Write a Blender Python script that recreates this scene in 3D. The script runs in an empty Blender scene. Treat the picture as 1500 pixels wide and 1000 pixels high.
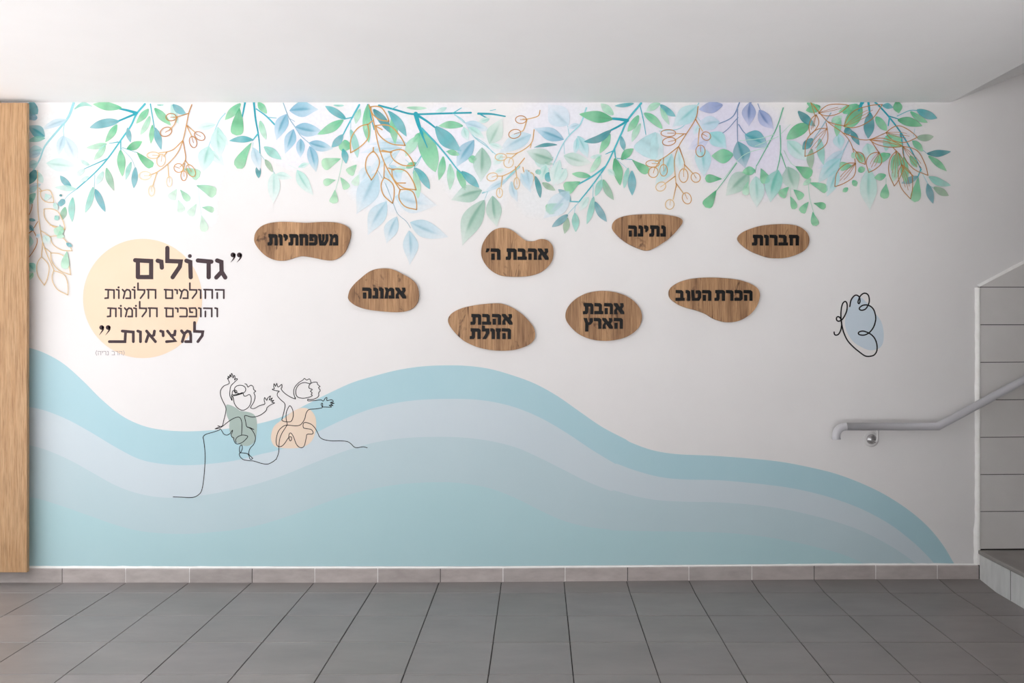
import bpy, math, random
import numpy as np
from mathutils import Vector
rnd = random.Random(7)
scene = bpy.context.scene
COL = scene.collection
PI = math.pi

# ---------------------------------------------------------------- camera
S = 274.0            # pixels per metre on the mural wall
VX, VY, D, FPX = 788.0, 474.0, 4.47, 1225.0
CAMZ = 378.0 / S
cam_d = bpy.data.cameras.new('camera')
cam = bpy.data.objects.new('camera', cam_d)
COL.objects.link(cam)
cam.location = (0, -D, CAMZ)
cam.rotation_euler = (PI / 2, 0, 0)
cam_d.sensor_width = 36
cam_d.lens = FPX * 36 / 1500
cam_d.shift_x = -(VX - 750) / 1500
cam_d.shift_y = -(500 - VY) / 1500
cam_d.clip_start = 0.02
scene.camera = cam

# ---------------------------------------------------------------- light, exposure
scene.view_settings.view_transform = 'Standard'
scene.view_settings.look = 'None'
scene.view_settings.gamma = 1
scene.view_settings.use_curve_mapping = False
scene.view_settings.exposure = 0.02
scene.cycles.transparent_max_bounces = 40
scene.cycles.max_bounces = 12
scene.cycles.diffuse_bounces = 8
world = bpy.data.worlds.new('daylight')
scene.world = world
world.use_nodes = True
bg = world.node_tree.nodes['Background']
bg.inputs['Color'].default_value = (0.975, 0.985, 1.01, 1)
SKY, ZEN = 0.7, 6.5                 # overcast sky: dimmer at the horizon, brightest overhead
wn, wl_ = world.node_tree.nodes, world.node_tree.links
tc = wn.new('ShaderNodeTexCoord')
sx_ = wn.new('ShaderNodeSeparateXYZ')
wr = wn.new('ShaderNodeMapRange')
wr.inputs['From Min'].default_value = 0.0
wr.inputs['From Max'].default_value = 1.0
wr.inputs['To Min'].default_value = SKY * 0.75
wr.inputs['To Max'].default_value = SKY * (0.75 + ZEN)
wl_.new(tc.outputs['Generated'], sx_.inputs[0])
wl_.new(sx_.outputs['Z'], wr.inputs['Value'])
wl_.new(wr.outputs['Result'], bg.inputs['Strength'])
sun_d = bpy.data.lights.new('sun', 'SUN')
sun_d.energy = 14.0
sun_d.angle = math.radians(1.0)
sun_d.color = (1.0, 0.985, 0.99)
sun = bpy.data.objects.new('sun', sun_d)
COL.objects.link(sun)
sun.location = (-6, -12, 10)
sun.rotation_euler = Vector((-0.3, 1.0, -2.3)).to_track_quat('-Z', 'Y').to_euler()


# ---------------------------------------------------------------- colour / material helpers
def lin(c):
    return c / 12.92 if c <= 0.04045 else ((c + 0.055) / 1.055) ** 2.4


def hexc(h, k=1.0):
    h = h.lstrip('#')
    return tuple(lin(int(h[i:i + 2], 16) / 255) * k for i in (0, 2, 4))


def new_mat(name):
    m = bpy.data.materials.new(name)
    m.use_nodes = True
    nt = m.node_tree
    b = nt.nodes['Principled BSDF']
    return m, nt, b


def plain(name, col, rough=0.6, spec=0.3, bump=0.0, bscale=40):
    m, nt, b = new_mat(name)
    b.inputs['Base Color'].default_value = (*col, 1)
    b.inputs['Roughness'].default_value = rough
    b.inputs['Specular IOR Level'].default_value = spec
    if bump:
        g = nt.nodes.new('ShaderNodeNewGeometry')
        n = nt.nodes.new('ShaderNodeTexNoise')
        n.inputs['Scale'].default_value = bscale
        n.inputs['Detail'].default_value = 6
        bp = nt.nodes.new('ShaderNodeBump')
        bp.inputs['Strength'].default_value = bump
        bp.inputs['Distance'].default_value = 0.01
        nt.links.new(g.outputs['Position'], n.inputs['Vector'])
        nt.links.new(n.outputs['Fac'], bp.inputs['Height'])
        nt.links.new(bp.outputs['Normal'], b.inputs['Normal'])
    return m


def noisy(name, c1, c2, scale, rough=0.6, spec=0.3, stretch=(1, 1, 1), lo=0.3, hi=0.7, bump=0.0, detail=6, attr=None):
    """two tones mixed by a noise in world space (worn, mottled surface)"""
    m, nt, b = new_mat(name)
    L = nt.links.new
    g = nt.nodes.new('ShaderNodeNewGeometry')
    mp = nt.nodes.new('ShaderNodeMapping')
    mp.inputs['Scale'].default_value = stretch
    n = nt.nodes.new('ShaderNodeTexNoise')
    n.inputs['Scale'].default_value = scale
    n.inputs['Detail'].default_value = detail
    n.inputs['Roughness'].default_value = 0.62
    r = nt.nodes.new('ShaderNodeValToRGB')
    r.color_ramp.elements[0].position = lo
    r.color_ramp.elements[1].position = hi
    r.color_ramp.elements[0].color = (*c1, 1)
    r.color_ramp.elements[1].color = (*c2, 1)
    L(g.outputs['Position'], mp.inputs['Vector'])
    L(mp.outputs['Vector'], n.inputs['Vector'])
    L(n.outputs['Fac'], r.inputs['Fac'])
    out = r.outputs['Color']
    if attr:
        a = nt.nodes.new('ShaderNodeAttribute')
        a.attribute_name = attr
        mx = nt.nodes.new('ShaderNodeMix')
        mx.data_type = 'RGBA'
        mx.blend_type = 'MULTIPLY'
        mx.inputs[0].default_value = 1
        L(out, mx.inputs[6])
        L(a.outputs['Color'], mx.inputs[7])
        out = mx.outputs[2]
    L(out, b.inputs['Base Color'])
    b.inputs['Roughness'].default_value = rough
    b.inputs['Specular IOR Level'].default_value = spec
    if bump:
        bp = nt.nodes.new('ShaderNodeBump')
        bp.inputs['Strength'].default_value = bump
        bp.inputs['Distance'].default_value = 0.004
        L(n.outputs['Fac'], bp.inputs['Height'])
        L(bp.outputs['Normal'], b.inputs['Normal'])
    return m


def wood(name, light, mid, dark, scale=1.0, knots=True, rough=0.5, seed=0.0):
    """upright oak grain: long stretched noise, fine pores, a few knots and cracks"""
    m, nt, b = new_mat(name)
    L = nt.links.new
    N = nt.nodes.new
    g = N('ShaderNodeNewGeometry')
    add = N('ShaderNodeVectorMath')
    add.operation = 'ADD'
    add.inputs[1].default_value = (seed, seed * 0.37, seed * 1.7)
    L(g.outputs['Position'], add.inputs[0])
    src = add.outputs[0]

    def tex(scl, stretch, detail, distort=0.0):
        mp = N('ShaderNodeMapping')
        mp.inputs['Scale'].default_value = stretch
        n = N('ShaderNodeTexNoise')
        n.inputs['Scale'].default_value = scl * scale
        n.inputs['Detail'].default_value = detail
        n.inputs['Roughness'].default_value = 0.65
        n.inputs['Distortion'].default_value = distort
        L(src, mp.inputs['Vector'])
        L(mp.outputs['Vector'], n.inputs['Vector'])
        return n.outputs['Fac']
    broad = tex(22, (1, 1, 0.10), 5, 0.6)
    fine = tex(130, (1, 1, 0.035), 3)
    r1 = N('ShaderNodeValToRGB')
    r1.color_ramp.elements[0].position = 0.32
    r1.color_ramp.elements[0].color = (*mid, 1)
    r1.color_ramp.elements[1].position = 0.66
    r1.color_ramp.elements[1].color = (*light, 1)
    L(broad, r1.inputs['Fac'])
    r2 = N('ShaderNodeValToRGB')
    r2.color_ramp.elements[0].position = 0.36
    r2.color_ramp.elements[0].color = (0.62, 0.58, 0.55, 1)
    r2.color_ramp.elements[1].position = 0.56
    r2.color_ramp.elements[1].color = (1, 1, 1, 1)
    L(fine, r2.inputs['Fac'])
    mx = N('ShaderNodeMix')
    mx.data_type = 'RGBA'
    mx.blend_type = 'MULTIPLY'
    mx.inputs[0].default_value = 0.85
    L(r1.outputs['Color'], mx.inputs[6])
    L(r2.outputs['Color'], mx.inputs[7])
    out = mx.outputs[2]
    if knots:
        band = tex(9, (1, 1, 0.02), 1)
        rb = N('ShaderNodeValToRGB')
        rb.color_ramp.elements[0].position = 0.40
        rb.color_ramp.elements[0].color = (0.78, 0.74, 0.72, 1)
        rb.color_ramp.elements[1].position = 0.58
        rb.color_ramp.elements[1].color = (1.08, 1.07, 1.05, 1)
        L(band, rb.inputs['Fac'])
        crack = tex(30, (1, 1, 0.05), 2, 0.3)
        rc = N('ShaderNodeValToRGB')
        rc.color_ramp.elements[0].position = 0.29
        rc.color_ramp.elements[0].color = (0.42, 0.36, 0.33, 1)
        rc.color_ramp.elements[1].position = 0.36
        rc.color_ramp.elements[1].color = (1, 1, 1, 1)
        L(crack, rc.inputs['Fac'])
        for node in (rb, rc):
            mb_ = N('ShaderNodeMix')
            mb_.data_type = 'RGBA'
            mb_.blend_type = 'MULTIPLY'
            mb_.inputs[0].default_value = 1
            L(out, mb_.inputs[6])
            L(node.outputs['Color'], mb_.inputs[7])
            out = mb_.outputs[2]
    if knots:
        kn = tex(7.5, (1, 1, 0.55), 3, 1.4)
        r3 = N('ShaderNodeValToRGB')
        r3.color_ramp.elements[0].position = 0.60
        r3.color_ramp.elements[0].color = (0, 0, 0, 1)
        r3.color_ramp.elements[1].position = 0.72
        r3.color_ramp.elements[1].color = (1, 1, 1, 1)
        L(kn, r3.inputs['Fac'])
        m2 = N('ShaderNodeMix')
        m2.data_type = 'RGBA'
        L(r3.outputs['Color'], m2.inputs[0])
        L(out, m2.inputs[6])
        m2.inputs[7].default_value = (*dark, 1)
        out = m2.outputs[2]
    L(out, b.inputs['Base Color'])
    b.inputs['Roughness'].default_value = rough
    b.inputs['Specular IOR Level'].default_value = 0.3
    bp = N('ShaderNodeBump')
    bp.inputs['Strength'].default_value = 0.15
    bp.inputs['Distance'].default_value = 0.002
    L(fine, bp.inputs['Height'])
    L(bp.outputs['Normal'], b.inputs['Normal'])
    return m


def watercolour():
    """flat wall print whose colour comes from the leaf's own attribute, slightly mottled"""
    m, nt, b = new_mat('watercolour_print')
    L = nt.links.new
    a = nt.nodes.new('ShaderNodeAttribute')
    a.attribute_name = 'paint'
    g = nt.nodes.new('ShaderNodeNewGeometry')
    n = nt.nodes.new('ShaderNodeTexNoise')
    n.inputs['Scale'].default_value = 60
    n.inputs['Detail'].default_value = 3
    L(g.outputs['Position'], n.inputs['Vector'])
    r = nt.nodes.new('ShaderNodeMapRange')
    r.inputs['From Min'].default_value = 0.3
    r.inputs['From Max'].default_value = 0.7
    r.inputs['To Min'].default_value = 0.965
    r.inputs['To Max'].default_value = 1.03
    L(n.outputs['Fac'], r.inputs['Value'])
    sc = nt.nodes.new('ShaderNodeVectorMath')
    sc.operation = 'SCALE'
    L(a.outputs['Color'], sc.inputs[0])
    L(r.outputs['Result'], sc.inputs['Scale'])
    L(sc.outputs[0], b.inputs['Base Color'])
    b.inputs['Roughness'].default_value = 0.6
    b.inputs['Specular IOR Level'].default_value = 0.2
    return m


# ---------------------------------------------------------------- object helpers
def wloc(o):
    v = Vector((0, 0, 0))
    while o is not None:
        v += o.location
        o = o.parent
    return v


def mk(name, verts, faces, mat, parent=None, smooth=False, origin=None, paint=None, mats=None, fmat=None):
    """link ONE mesh object; verts in world space"""
    base = wloc(parent) if parent else Vector((0, 0, 0))
    org = Vector(origin) if origin is not None else (base if parent else Vector((0, 0, 0)))
    me = bpy.data.meshes.new(name)
    me.from_pydata([Vector(v) - org for v in verts], [], faces)
    for m in (mats or [mat]):
        me.materials.append(m)
    if fmat:
        for p, i in zip(me.polygons, fmat):
            p.material_index = i
    if smooth:
        for p in me.polygons:
            p.use_smooth = True
    if mat is not None and mat.name == 'watercolour_print':
        me.update()
        for p in me.polygons:
            if p.normal.y > 0:
                p.flip()
    if paint:
        at = me.color_attributes.new('paint', 'FLOAT_COLOR', 'POINT')
        for i, c in enumerate(paint):
            at.data[i].color = c
    o = bpy.data.objects.new(name, me)
    COL.objects.link(o)
    if parent:
        o.parent = parent
        o.location = org - base
    else:
        o.location = org
    return o


def empty(name, loc, parent=None):
    o = bpy.data.objects.new(name, None)
    o.empty_display_size = 0.05
    COL.objects.link(o)
    o.parent = parent
    o.location = Vector(loc) - (wloc(parent) if parent else Vector((0, 0, 0)))
    return o


def tag(o, label=None, cat=None, group=None, kind=None):
    if label: o['label'] = label
    if cat: o['category'] = cat
    if group: o['group'] = group
    if kind: o['kind'] = kind
    return o


def W(px, py, y=0.0):
    """a photo point lying at depth y (metres from the mural wall, towards the room is negative)"""
    k = (D + y) / D
    return Vector(((px - VX) / S * k, y, CAMZ + (VY - py) / S * k))


def box(x0, x1, y0, y1, z0, z1):
    v = [(x0, y0, z0), (x1, y0, z0), (x1, y1, z0), (x0, y1, z0), (x0, y0, z1), (x1, y0, z1), (x1, y1, z1), (x0, y1, z1)]
    f = [(0, 3, 2, 1), (4, 5, 6, 7), (0, 1, 5, 4), (1, 2, 6, 5), (2, 3, 7, 6), (3, 0, 4, 7)]
    return v, f


class MB:
    def __init__(self):
        self.v, self.f, self.m, self.c = [], [], [], []

    def add(self, v, f, m=0, c=None):
        n = len(self.v)
        self.v += [tuple(p) for p in v]
        self.f += [tuple(i + n for i in q) for q in f]
        self.m += [m] * len(f)
        self.c += [c or (1, 1, 1, 1)] * len(v)

    def box(self, *a, m=0, c=None):
        self.add(*box(*a), m=m, c=c)


def bevel(o, w=0.003, seg=2, ang=40):
    b = o.modifiers.new('bevel', 'BEVEL')
    b.width = w
    b.segments = seg
    b.limit_method = 'ANGLE'
    b.angle_limit = math.radians(ang)
    return o


def spline(pts, closed=False, n=6):
    """Catmull-Rom through 2-D points"""
    out = []
    N = len(pts)
    rng = range(N) if closed else range(N - 1)
    for i in rng:
        if closed:
            p0, p1, p2, p3 = pts[(i - 1) % N], pts[i], pts[(i + 1) % N], pts[(i + 2) % N]
        else:
            p1, p2 = pts[i], pts[i + 1]
            p0 = pts[i - 1] if i else (2 * p1[0] - p2[0], 2 * p1[1] - p2[1])
            p3 = pts[i + 2] if i + 2 < N else (2 * p2[0] - p1[0], 2 * p2[1] - p1[1])
        for k in range(n):
            t = k / n
            a = [0.5 * ((2 * p1[j]) + (-p0[j] + p2[j]) * t + (2 * p0[j] - 5 * p1[j] + 4 * p2[j] - p3[j]) * t * t +
                        (-p0[j] + 3 * p1[j] - 3 * p2[j] + p3[j]) * t ** 3) for j in (0, 1)]
            out.append(tuple(a))
    if not closed:
        out.append(tuple(pts[-1]))
    return out


def ribbon(mb, pts, w, y, w2=None, closed=False, cap=True, c=None, c2=None):
    """a painted line of width w (px) on the wall, mitred, with round ends"""
    q = [pts[0]]
    for p in pts[1:]:
        if math.hypot(p[0] - q[-1][0], p[1] - q[-1][1]) > 1e-3:
            q.append(p)
    pts = q
    if closed and math.hypot(pts[0][0] - pts[-1][0], pts[0][1] - pts[-1][1]) < 1e-3:
        pts = pts[:-1]
    n = len(pts)
    if n < 2:
        return
    w2 = w if w2 is None else w2
    Ls, Rs = [], []
    for i in range(n):
        if closed:
            a, b, d = pts[(i - 1) % n], pts[i], pts[(i + 1) % n]
        else:
            b = pts[i]
            a = pts[i - 1] if i else None
            d = pts[i + 1] if i < n - 1 else None
        t1 = t2 = None
        if a is not None:
            l = math.hypot(b[0] - a[0], b[1] - a[1])
            t1 = ((b[0] - a[0]) / l, (b[1] - a[1]) / l)
        if d is not None:
            l = math.hypot(d[0] - b[0], d[1] - b[1])
            t2 = ((d[0] - b[0]) / l, (d[1] - b[1]) / l)
        t1 = t1 or t2
        t2 = t2 or t1
        tx, ty = t1[0] + t2[0], t1[1] + t2[1]
        l = math.hypot(tx, ty)
        if l < 0.2:
            tx, ty, sc = t1[0], t1[1], 1
        else:
            tx, ty = tx / l, ty / l
            sc = min(1 / max(0.3, tx * t1[0] + ty * t1[1]), 1.6)
        hw = 0.5 * (w + (w2 - w) * i / max(1, n - 1)) * sc
        Ls.append((b[0] - ty * hw, b[1] + tx * hw))
        Rs.append((b[0] + ty * hw, b[1] - tx * hw))
    base = len(mb.v)

    def colat(i):
        if c is None: return (1, 1, 1, 1)
        if c2 is None: return c
        t = i / max(1, n - 1)
        return tuple(c[k] + (c2[k] - c[k]) * t for k in range(4))
    for i in range(n):
        mb.v += [tuple(W(*Ls[i], y)), tuple(W(*Rs[i], y))]
        mb.c += [colat(i)] * 2
    for i in range(n if closed else n - 1):
        a, b2 = base + 2 * i, base + 2 * ((i + 1) % n)
        mb.f.append((a, b2, b2 + 1, a + 1))
        mb.m.append(0)
    if cap and not closed:
        for end, i in ((0, 0), (1, n - 1)):
            hw = 0.5 * (w2 if end else w)
            if hw < 0.35:
                continue
            cx, cy = pts[i]
            o = pts[1] if end == 0 else pts[n - 2]
            ang = math.atan2(cy - o[1], cx - o[0])
            ring = [(cx + hw * math.cos(ang - PI / 2 + PI * k / 8), cy + hw * math.sin(ang - PI / 2 + PI * k / 8)) for k in range(9)]
            b0 = len(mb.v)
            mb.v += [tuple(W(*p, y)) for p in ring]
            mb.c += [colat(i)] * 9
            mb.f.append(tuple(range(b0, b0 + 9)))
            mb.m.append(0)


def disc(mb, cx, cy, rx, ry, y, n=32, c=None):
    b0 = len(mb.v)
    mb.v += [tuple(W(cx + rx * math.cos(2 * PI * k / n), cy - ry * math.sin(2 * PI * k / n), y)) for k in range(n)]
    mb.c += [c or (1, 1, 1, 1)] * n
    mb.f.append(tuple(range(b0, b0 + n)))
    mb.m.append(0)


def extrude_px(pts, y_back, y_front, ref):
    """a closed outline in photo points (as seen on its front face) made a solid between two depths"""
    n = len(pts)
    fr = [W(p[0], p[1], ref) for p in pts]
    v = [(p.x, y_front, p.z) for p in fr] + [(p.x, y_back, p.z) for p in fr]
    area = sum(fr[i].x * fr[(i + 1) % n].z - fr[(i + 1) % n].x * fr[i].z for i in range(n))
    f = [tuple(range(n)), tuple(range(2 * n - 1, n - 1, -1))]
    for i in range(n):
        j = (i + 1) % n
        f.append((i, i + n, j + n, j))
    if area < 0:
        f = [tuple(reversed(q)) for q in f]
    return v, f


def zp(ox, oy, s, pts):
    return [(ox + x / s, oy + y / s) for x, y in pts]


# ---------------------------------------------------------------- materials
M_wall = noisy('wall_paint', hexc('e3e1e0'), hexc('e7e5e4'), 2.2, rough=0.55, spec=0.25, bump=0.05)
M_ceil = noisy('ceiling_paint', hexc('f2f1f1'), hexc('f6f5f5'), 1.5, rough=0.7, spec=0.2)
M_floor = noisy('floor_tile', hexc('77716f'), hexc('857e7c'), 3.0, rough=0.42, spec=0.9, stretch=(1, 2.2, 1), attr='paint', bump=0.03)
M_grout = plain('floor_grout', hexc('3b3937'), 0.8, 0.2)
M_skirt = noisy('skirting_tile', hexc('a8a09d'), hexc('bcb5b2'), 9, rough=0.45, stretch=(1, 1, 2.5), attr='paint')
M_caulk = noisy('white_filler', hexc('f0eeea'), hexc('fbfaf8'), 14, rough=0.7)
M_dado = noisy('wall_tile', hexc('d2cfcc'), hexc('d9d6d4'), 4, rough=0.38, spec=0.4)
M_joint = plain('dark_joint', hexc('2f2d2c'), 0.8, 0.2)
M_tread = noisy('step_tread', hexc('8c8783'), hexc('9a9590'), 6, rough=0.5)
M_riser = noisy('step_riser', hexc('c4c4c2'), hexc('d6d6d4'), 9, rough=0.6, stretch=(1, 3, 0.6))
M_panel = wood('oak_panel', hexc('bd9a74'), hexc('af8861'), hexc('a87a4d'), 1.7, False, 0.45)
M_plate = None
M_black = plain('black_acrylic', hexc('0e0c0c'), 0.4, 0.18)
M_rail = plain('grey_paint_metal', hexc('c6c5c9'), 0.4, 0.5)
M_rose = plain('white_bracket_paint', hexc('d6d4d3'), 0.5, 0.4)
M_chrome = plain('worn_chrome', hexc('b9b8b8'), 0.22, 0.5)
M_chrome.node_tree.nodes['Principled BSDF'].inputs['Metallic'].default_value = 0.9
M_water = watercolour()
M_ink = plain('black_ink', hexc('1d1b1d'), 0.6, 0.2)
M_text = plain('dark_brown_print', hexc('46383c'), 0.6, 0.2)
M_faint = plain('pale_brown_print', hexc('a5999b'), 0.6, 0.2)
M_disc = noisy('cream_print', hexc('ecd1b5'), hexc('eed5bc'), 3, rough=0.6, spec=0.2)
WAVE = [noisy('teal_band', hexc('accfd8'), hexc('b2d2da'), 2, spec=0.2),
        noisy('pale_blue_band', hexc('c8d5dc'), hexc('ccd8de'), 2, spec=0.2),
        noisy('soft_blue_band', hexc('bad0d6'), hexc('bed2d8'), 2, spec=0.2),
        noisy('sea_green_band', hexc('b1d2d7'), hexc('b5d4d9'), 2, spec=0.2)]

# ---------------------------------------------------------------- the room
H = CAMZ + (VY - 150) / S          # ceiling height
XL, XR, YB, XO, WSX, XK, YK = -4.1, 4.3, -5.1, 2.2, 1.85, -1.4, -2.6       # left opening, far end of the stairwell, rear wall
XC = (1392 - VX) / S               # where the level ceiling ends above the stair
XS = (1433 - VX) / S               # first step


def rise(x):                       # the paving lifts slightly towards the stair along the wall
    t = min(1, max(0, (x + 1.2) / 3.5))
    return 0.020 * t * t * (3 - 2 * t)


# mural wall: level top over the hall, climbing over the stair
SL = 0.40
wall_prof = [(XL, -0.05), (XR, -0.05), (XR, H + (XR - XC) * SL + 0.1), (XC, H), (XL, H)]
v = [(x, 0, z) for x, z in wall_prof] + [(x, 0.2, z) for x, z in wall_prof]
n = len(wall_prof)
f = [tuple(range(n)), tuple(range(2 * n - 1, n - 1, -1))] + [(i, i + n, (i + 1) % n + n, (i + 1) % n) for i in range(n)]
tag(mk('wall_back', v, f, M_wall), 'long off-white wall carrying the mural', kind='structure')

mb = MB()
mb.box(XL, XK, YK, 0.2, H, H + 0.25)  # slab shortened out of view so sky light reaches the left floor
mb.box(XK, XC, YB, 0.2, H, H + 0.25)
tag(mk('ceiling', mb.v, mb.f, M_ceil), 'white flat ceiling', kind='structure')
# sloping soffit above the stair
zs = H + (XR - XC) * SL
v = [(XC, YB, H), (XC, 0.0, H), (XR, 0.0, zs), (XR, YB, zs), (XC, YB, H + 0.25), (XC, 0.0, H + 0.25), (XR, 0.0, zs + 0.25), (XR, YB, zs + 0.25)]
f = [(0, 1, 2, 3), (7, 6, 5, 4), (0, 4, 5, 1), (2, 6, 7, 3), (1, 5, 6, 2), (0, 3, 7, 4)]
tag(mk('ceiling_slope', v, f, M_ceil), 'sloping soffit above the stair', kind='structure')
tag(mk('wall_right', *box(XR, XR + 0.2, YB, 0.2, -0.05, zs + 0.3), M_wall), 'end wall of the stairwell', kind='structure')
mb = MB()
mb.box(XO, XR + 0.2, YB - 0.2, YB, -0.05, zs + 0.3)
mb.box(XK, XO, YB - 0.2, YB, 1.9, H + 0.25)  # unseen opening shaped low so light bounced off the ground reaches the ceiling
tag(mk('wall_front', mb.v, mb.f, M_wall), 'rear wall behind the camera', kind='structure')

# unseen wall added nearer the camera to shade the stair end
tag(mk('wall_shade', *box(WSX, XR, -1.95, -1.75, -0.05, zs + 0.2), M_wall), 'unseen wall added to shade the stair end', kind='structure')

# unseen ground added outside the open ends; pale paving bounces sunlight in
M_bounce = noisy('bounce_paving', hexc('c8c8c8'), hexc('d4d4d4'), 2, rough=0.8)
v, f = box(-26, 22, -26, YB - .01, -0.4, -0.06)
v2, f2 = box(-26, XL - .01, YB - .01, 12, -0.4, -0.06)
mb = MB()
mb.add(v, f)
tag(mk('ground_bounce', mb.v, mb.f, M_bounce), 'unseen pale paving added to bounce sunlight indoors', kind='structure')
M_dim_bounce = noisy('dim_bounce_ground', hexc('80807f'), hexc('8c8c8b'), 5, rough=0.85)  # ground toned dark to cut the light bounced in at the left
tag(mk('ground_dim_bounce', v2, f2, M_dim_bounce), 'unseen ground added outside the left end, darkened to weaken bounced light', kind='structure')

# floor: grout bed and individual paving tiles in one mesh
T = 0.3332
x0 = (278.3 - VX) / S
ya = -0.181
mb = MB()
NX = 46
for i in range(NX):
    xa = XL + (XR - XL) * i / NX
    xb = XL + (XR - XL) * (i + 1) / NX
    za, zb = rise(xa) - 0.0035, rise(xb) - 0.0035
    mb.add([(xa, ya, -0.0035), (xb, ya, -0.0035), (xb, 0.0, zb), (xa, 0.0, za)], [(0, 1, 2, 3)], 1)
mb.add([(XL, YB, -0.0035), (XR, YB, -0.0035), (XR, ya, -0.0035), (XL, ya, -0.0035)], [(0, 1, 2, 3)], 1)
mb.add([(XL, YB, -0.06), (XL, 0.0, -0.06), (XR, 0.0, -0.06), (XR, YB, -0.06)], [(0, 1, 2, 3)], 1)
rows = [(0.0, ya)] + [(ya - T * k, ya - T * (k + 1)) for k in range(18)]
i0 = int(math.floor((XL - x0) / T))
for r, (yt, yb) in enumerate(rows):
    for i in range(i0, int((XR - x0) / T) + 1):
        g = 0.0016 if (i * 7 + r * 3) % 4 else 0.0022
        xa, xb = max(XL, x0 + i * T + g), min(XR, x0 + (i + 1) * T - g)
        if xb - xa < 0.02:
            continue
        y1, y2 = yt - (g * 1.3 if r else 0.0), max(yb, YB) + g * 1.3
        if y1 - y2 < 0.02:
            continue
        k = 0.93 + 0.12 * rnd.random()
        cc = (k, k * (0.99 + 0.015 * rnd.random()), k * (0.985 + 0.02 * rnd.random()), 1)
        zl, zr = (rise(xa), rise(xb)) if r == 0 else (0, 0)
        dz = 0.0008 * (rnd.random() - 0.5)
        e = 0.0012
        P = [(xa, y2, dz - .003), (xb, y2, dz - .003), (xb, y1, zr + dz - .003), (xa, y1, zl + dz - .003),
             (xa + e, y2 + e, dz), (xb - e, y2 + e, dz), (xb - e, y1 - e, zr + dz), (xa + e, y1 - e, zl + dz)]
        mb.add(P, [(4, 5, 6, 7), (0, 1, 5, 4), (1, 2, 6, 5), (2, 3, 7, 6), (3, 0, 4, 7)], 0, cc)
o = mk('floor', mb.v, mb.f, None, mats=[M_floor, M_grout], fmat=mb.m, paint=mb.c)
tag(o, 'grey square paving tiles with dark joints', kind='structure')

# skirting tiles along the mural wall, ending at the first step
joints = [-85, 1, 93, 185.5, 279, 370.5, 462, 554, 645.5, 737, 827.7, 919, 1008.5, 1100.5, 1191.5, 1281.5, 1371.5, 1431]
TH = 0.012
mb = MB()
for a, b in zip(joints, joints[1:]):
    pa, pb = W(a, 0).x + 0.0018, W(b, 0).x - (0.0018 if b < 1430 else -0.003)
    ta = CAMZ + (VY - (831.5 - 4.5 * min(1, max(0, (a - 700) / 550)))) / S
    tb = CAMZ + (VY - (831.5 - 4.5 * min(1, max(0, (b - 700) / 550)))) / S
    k = 0.92 + 0.14 * rnd.random()
    wx = (1.0 + 0.02 * rnd.random())
    za, zb = rise(pa) - 0.002, rise(pb) - 0.002
    e = 0.004
    P = [(pa, -TH, za), (pb, -TH, zb), (pb, -TH, tb - e), (pa, -TH, ta - e), (pb, -TH + e, tb), (pa, -TH + e, ta), (pb, 0, tb), (pa, 0, ta),
         (pb, 0, zb), (pa, 0, za)]
    mb.add(P, [(0, 1, 2, 3), (3, 2, 4, 5), (5, 4, 6, 7), (1, 8, 6, 4, 2), (9, 0, 3, 5, 7)], 0, (k * wx, k, k * .99, 1))
    # white or dark joint between two tiles
    if b > 1430:
        continue
    jm = 1 if (int(a) // 90) % 3 else 2
    mb.box(pb - 0.0002, pb + 0.0038, -TH + 0.0015, 0, zb, tb - 0.001, m=jm)
o = mk('baseboard_back', mb.v, mb.f, None, mats=[M_skirt, M_caulk, M_joint], fmat=mb.m, paint=mb.c)
tag(o, 'row of grey skirting tiles', kind='structure')
# ragged white filler line on top of the skirting
mb = MB()
pts = []
for k in range(150):
    px = -85 + (1431 + 85) * k / 149
    top = 831.5 - 4.5 * min(1, max(0, (px - 700) / 550))
    w = 3.0 - 1.3 * min(1, max(0, (px - 120) / 400)) + rnd.uniform(-.35, .35)
    if px > 1150: w += 0.6
    pts.append((px, top, w))
vv, ff = [], []
for k, (px, top, w) in enumerate(pts):
    a, b = W(px, top), W(px, top - w)
    vv += [(a.x, -0.007, a.z - 0.001), (a.x, -0.0065, a.z + 0.001), (b.x, -0.0005, b.z), (a.x, 0.0, a.z - .001)]
    if k:
        q = 4 * k
        ff += [(q - 4, q, q + 1, q - 3), (q - 3, q + 1, q + 2, q - 2), (q - 1, q + 3, q, q - 4)]
tag(mk('trim_1', vv, ff, M_caulk, smooth=True), 'ragged white filler line above the skirting tiles', kind='structure')

# tiled dado beside the stair
DY = -0.012
dx = W(1433.5, 0, DY).x
slope = 0.52
def dado_top(x):
    return W(1433.5, 420, DY).z + (x - dx) * slope
courses = [W(0, y, DY).z for y in (804, 749, 694.8, 640.3, 585.5, 530.5, 475.5, 420.3)]
mb = MB()
zstep = W(0, 802, 0).z
levels = courses + [courses[-1] + 0.199 * k for k in range(1, 8)]
xe = XR - 0.001
mb.box(dx + 0.002, xe, DY + 0.002, 0, 0, courses[-1] - .0005, m=1)
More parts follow.
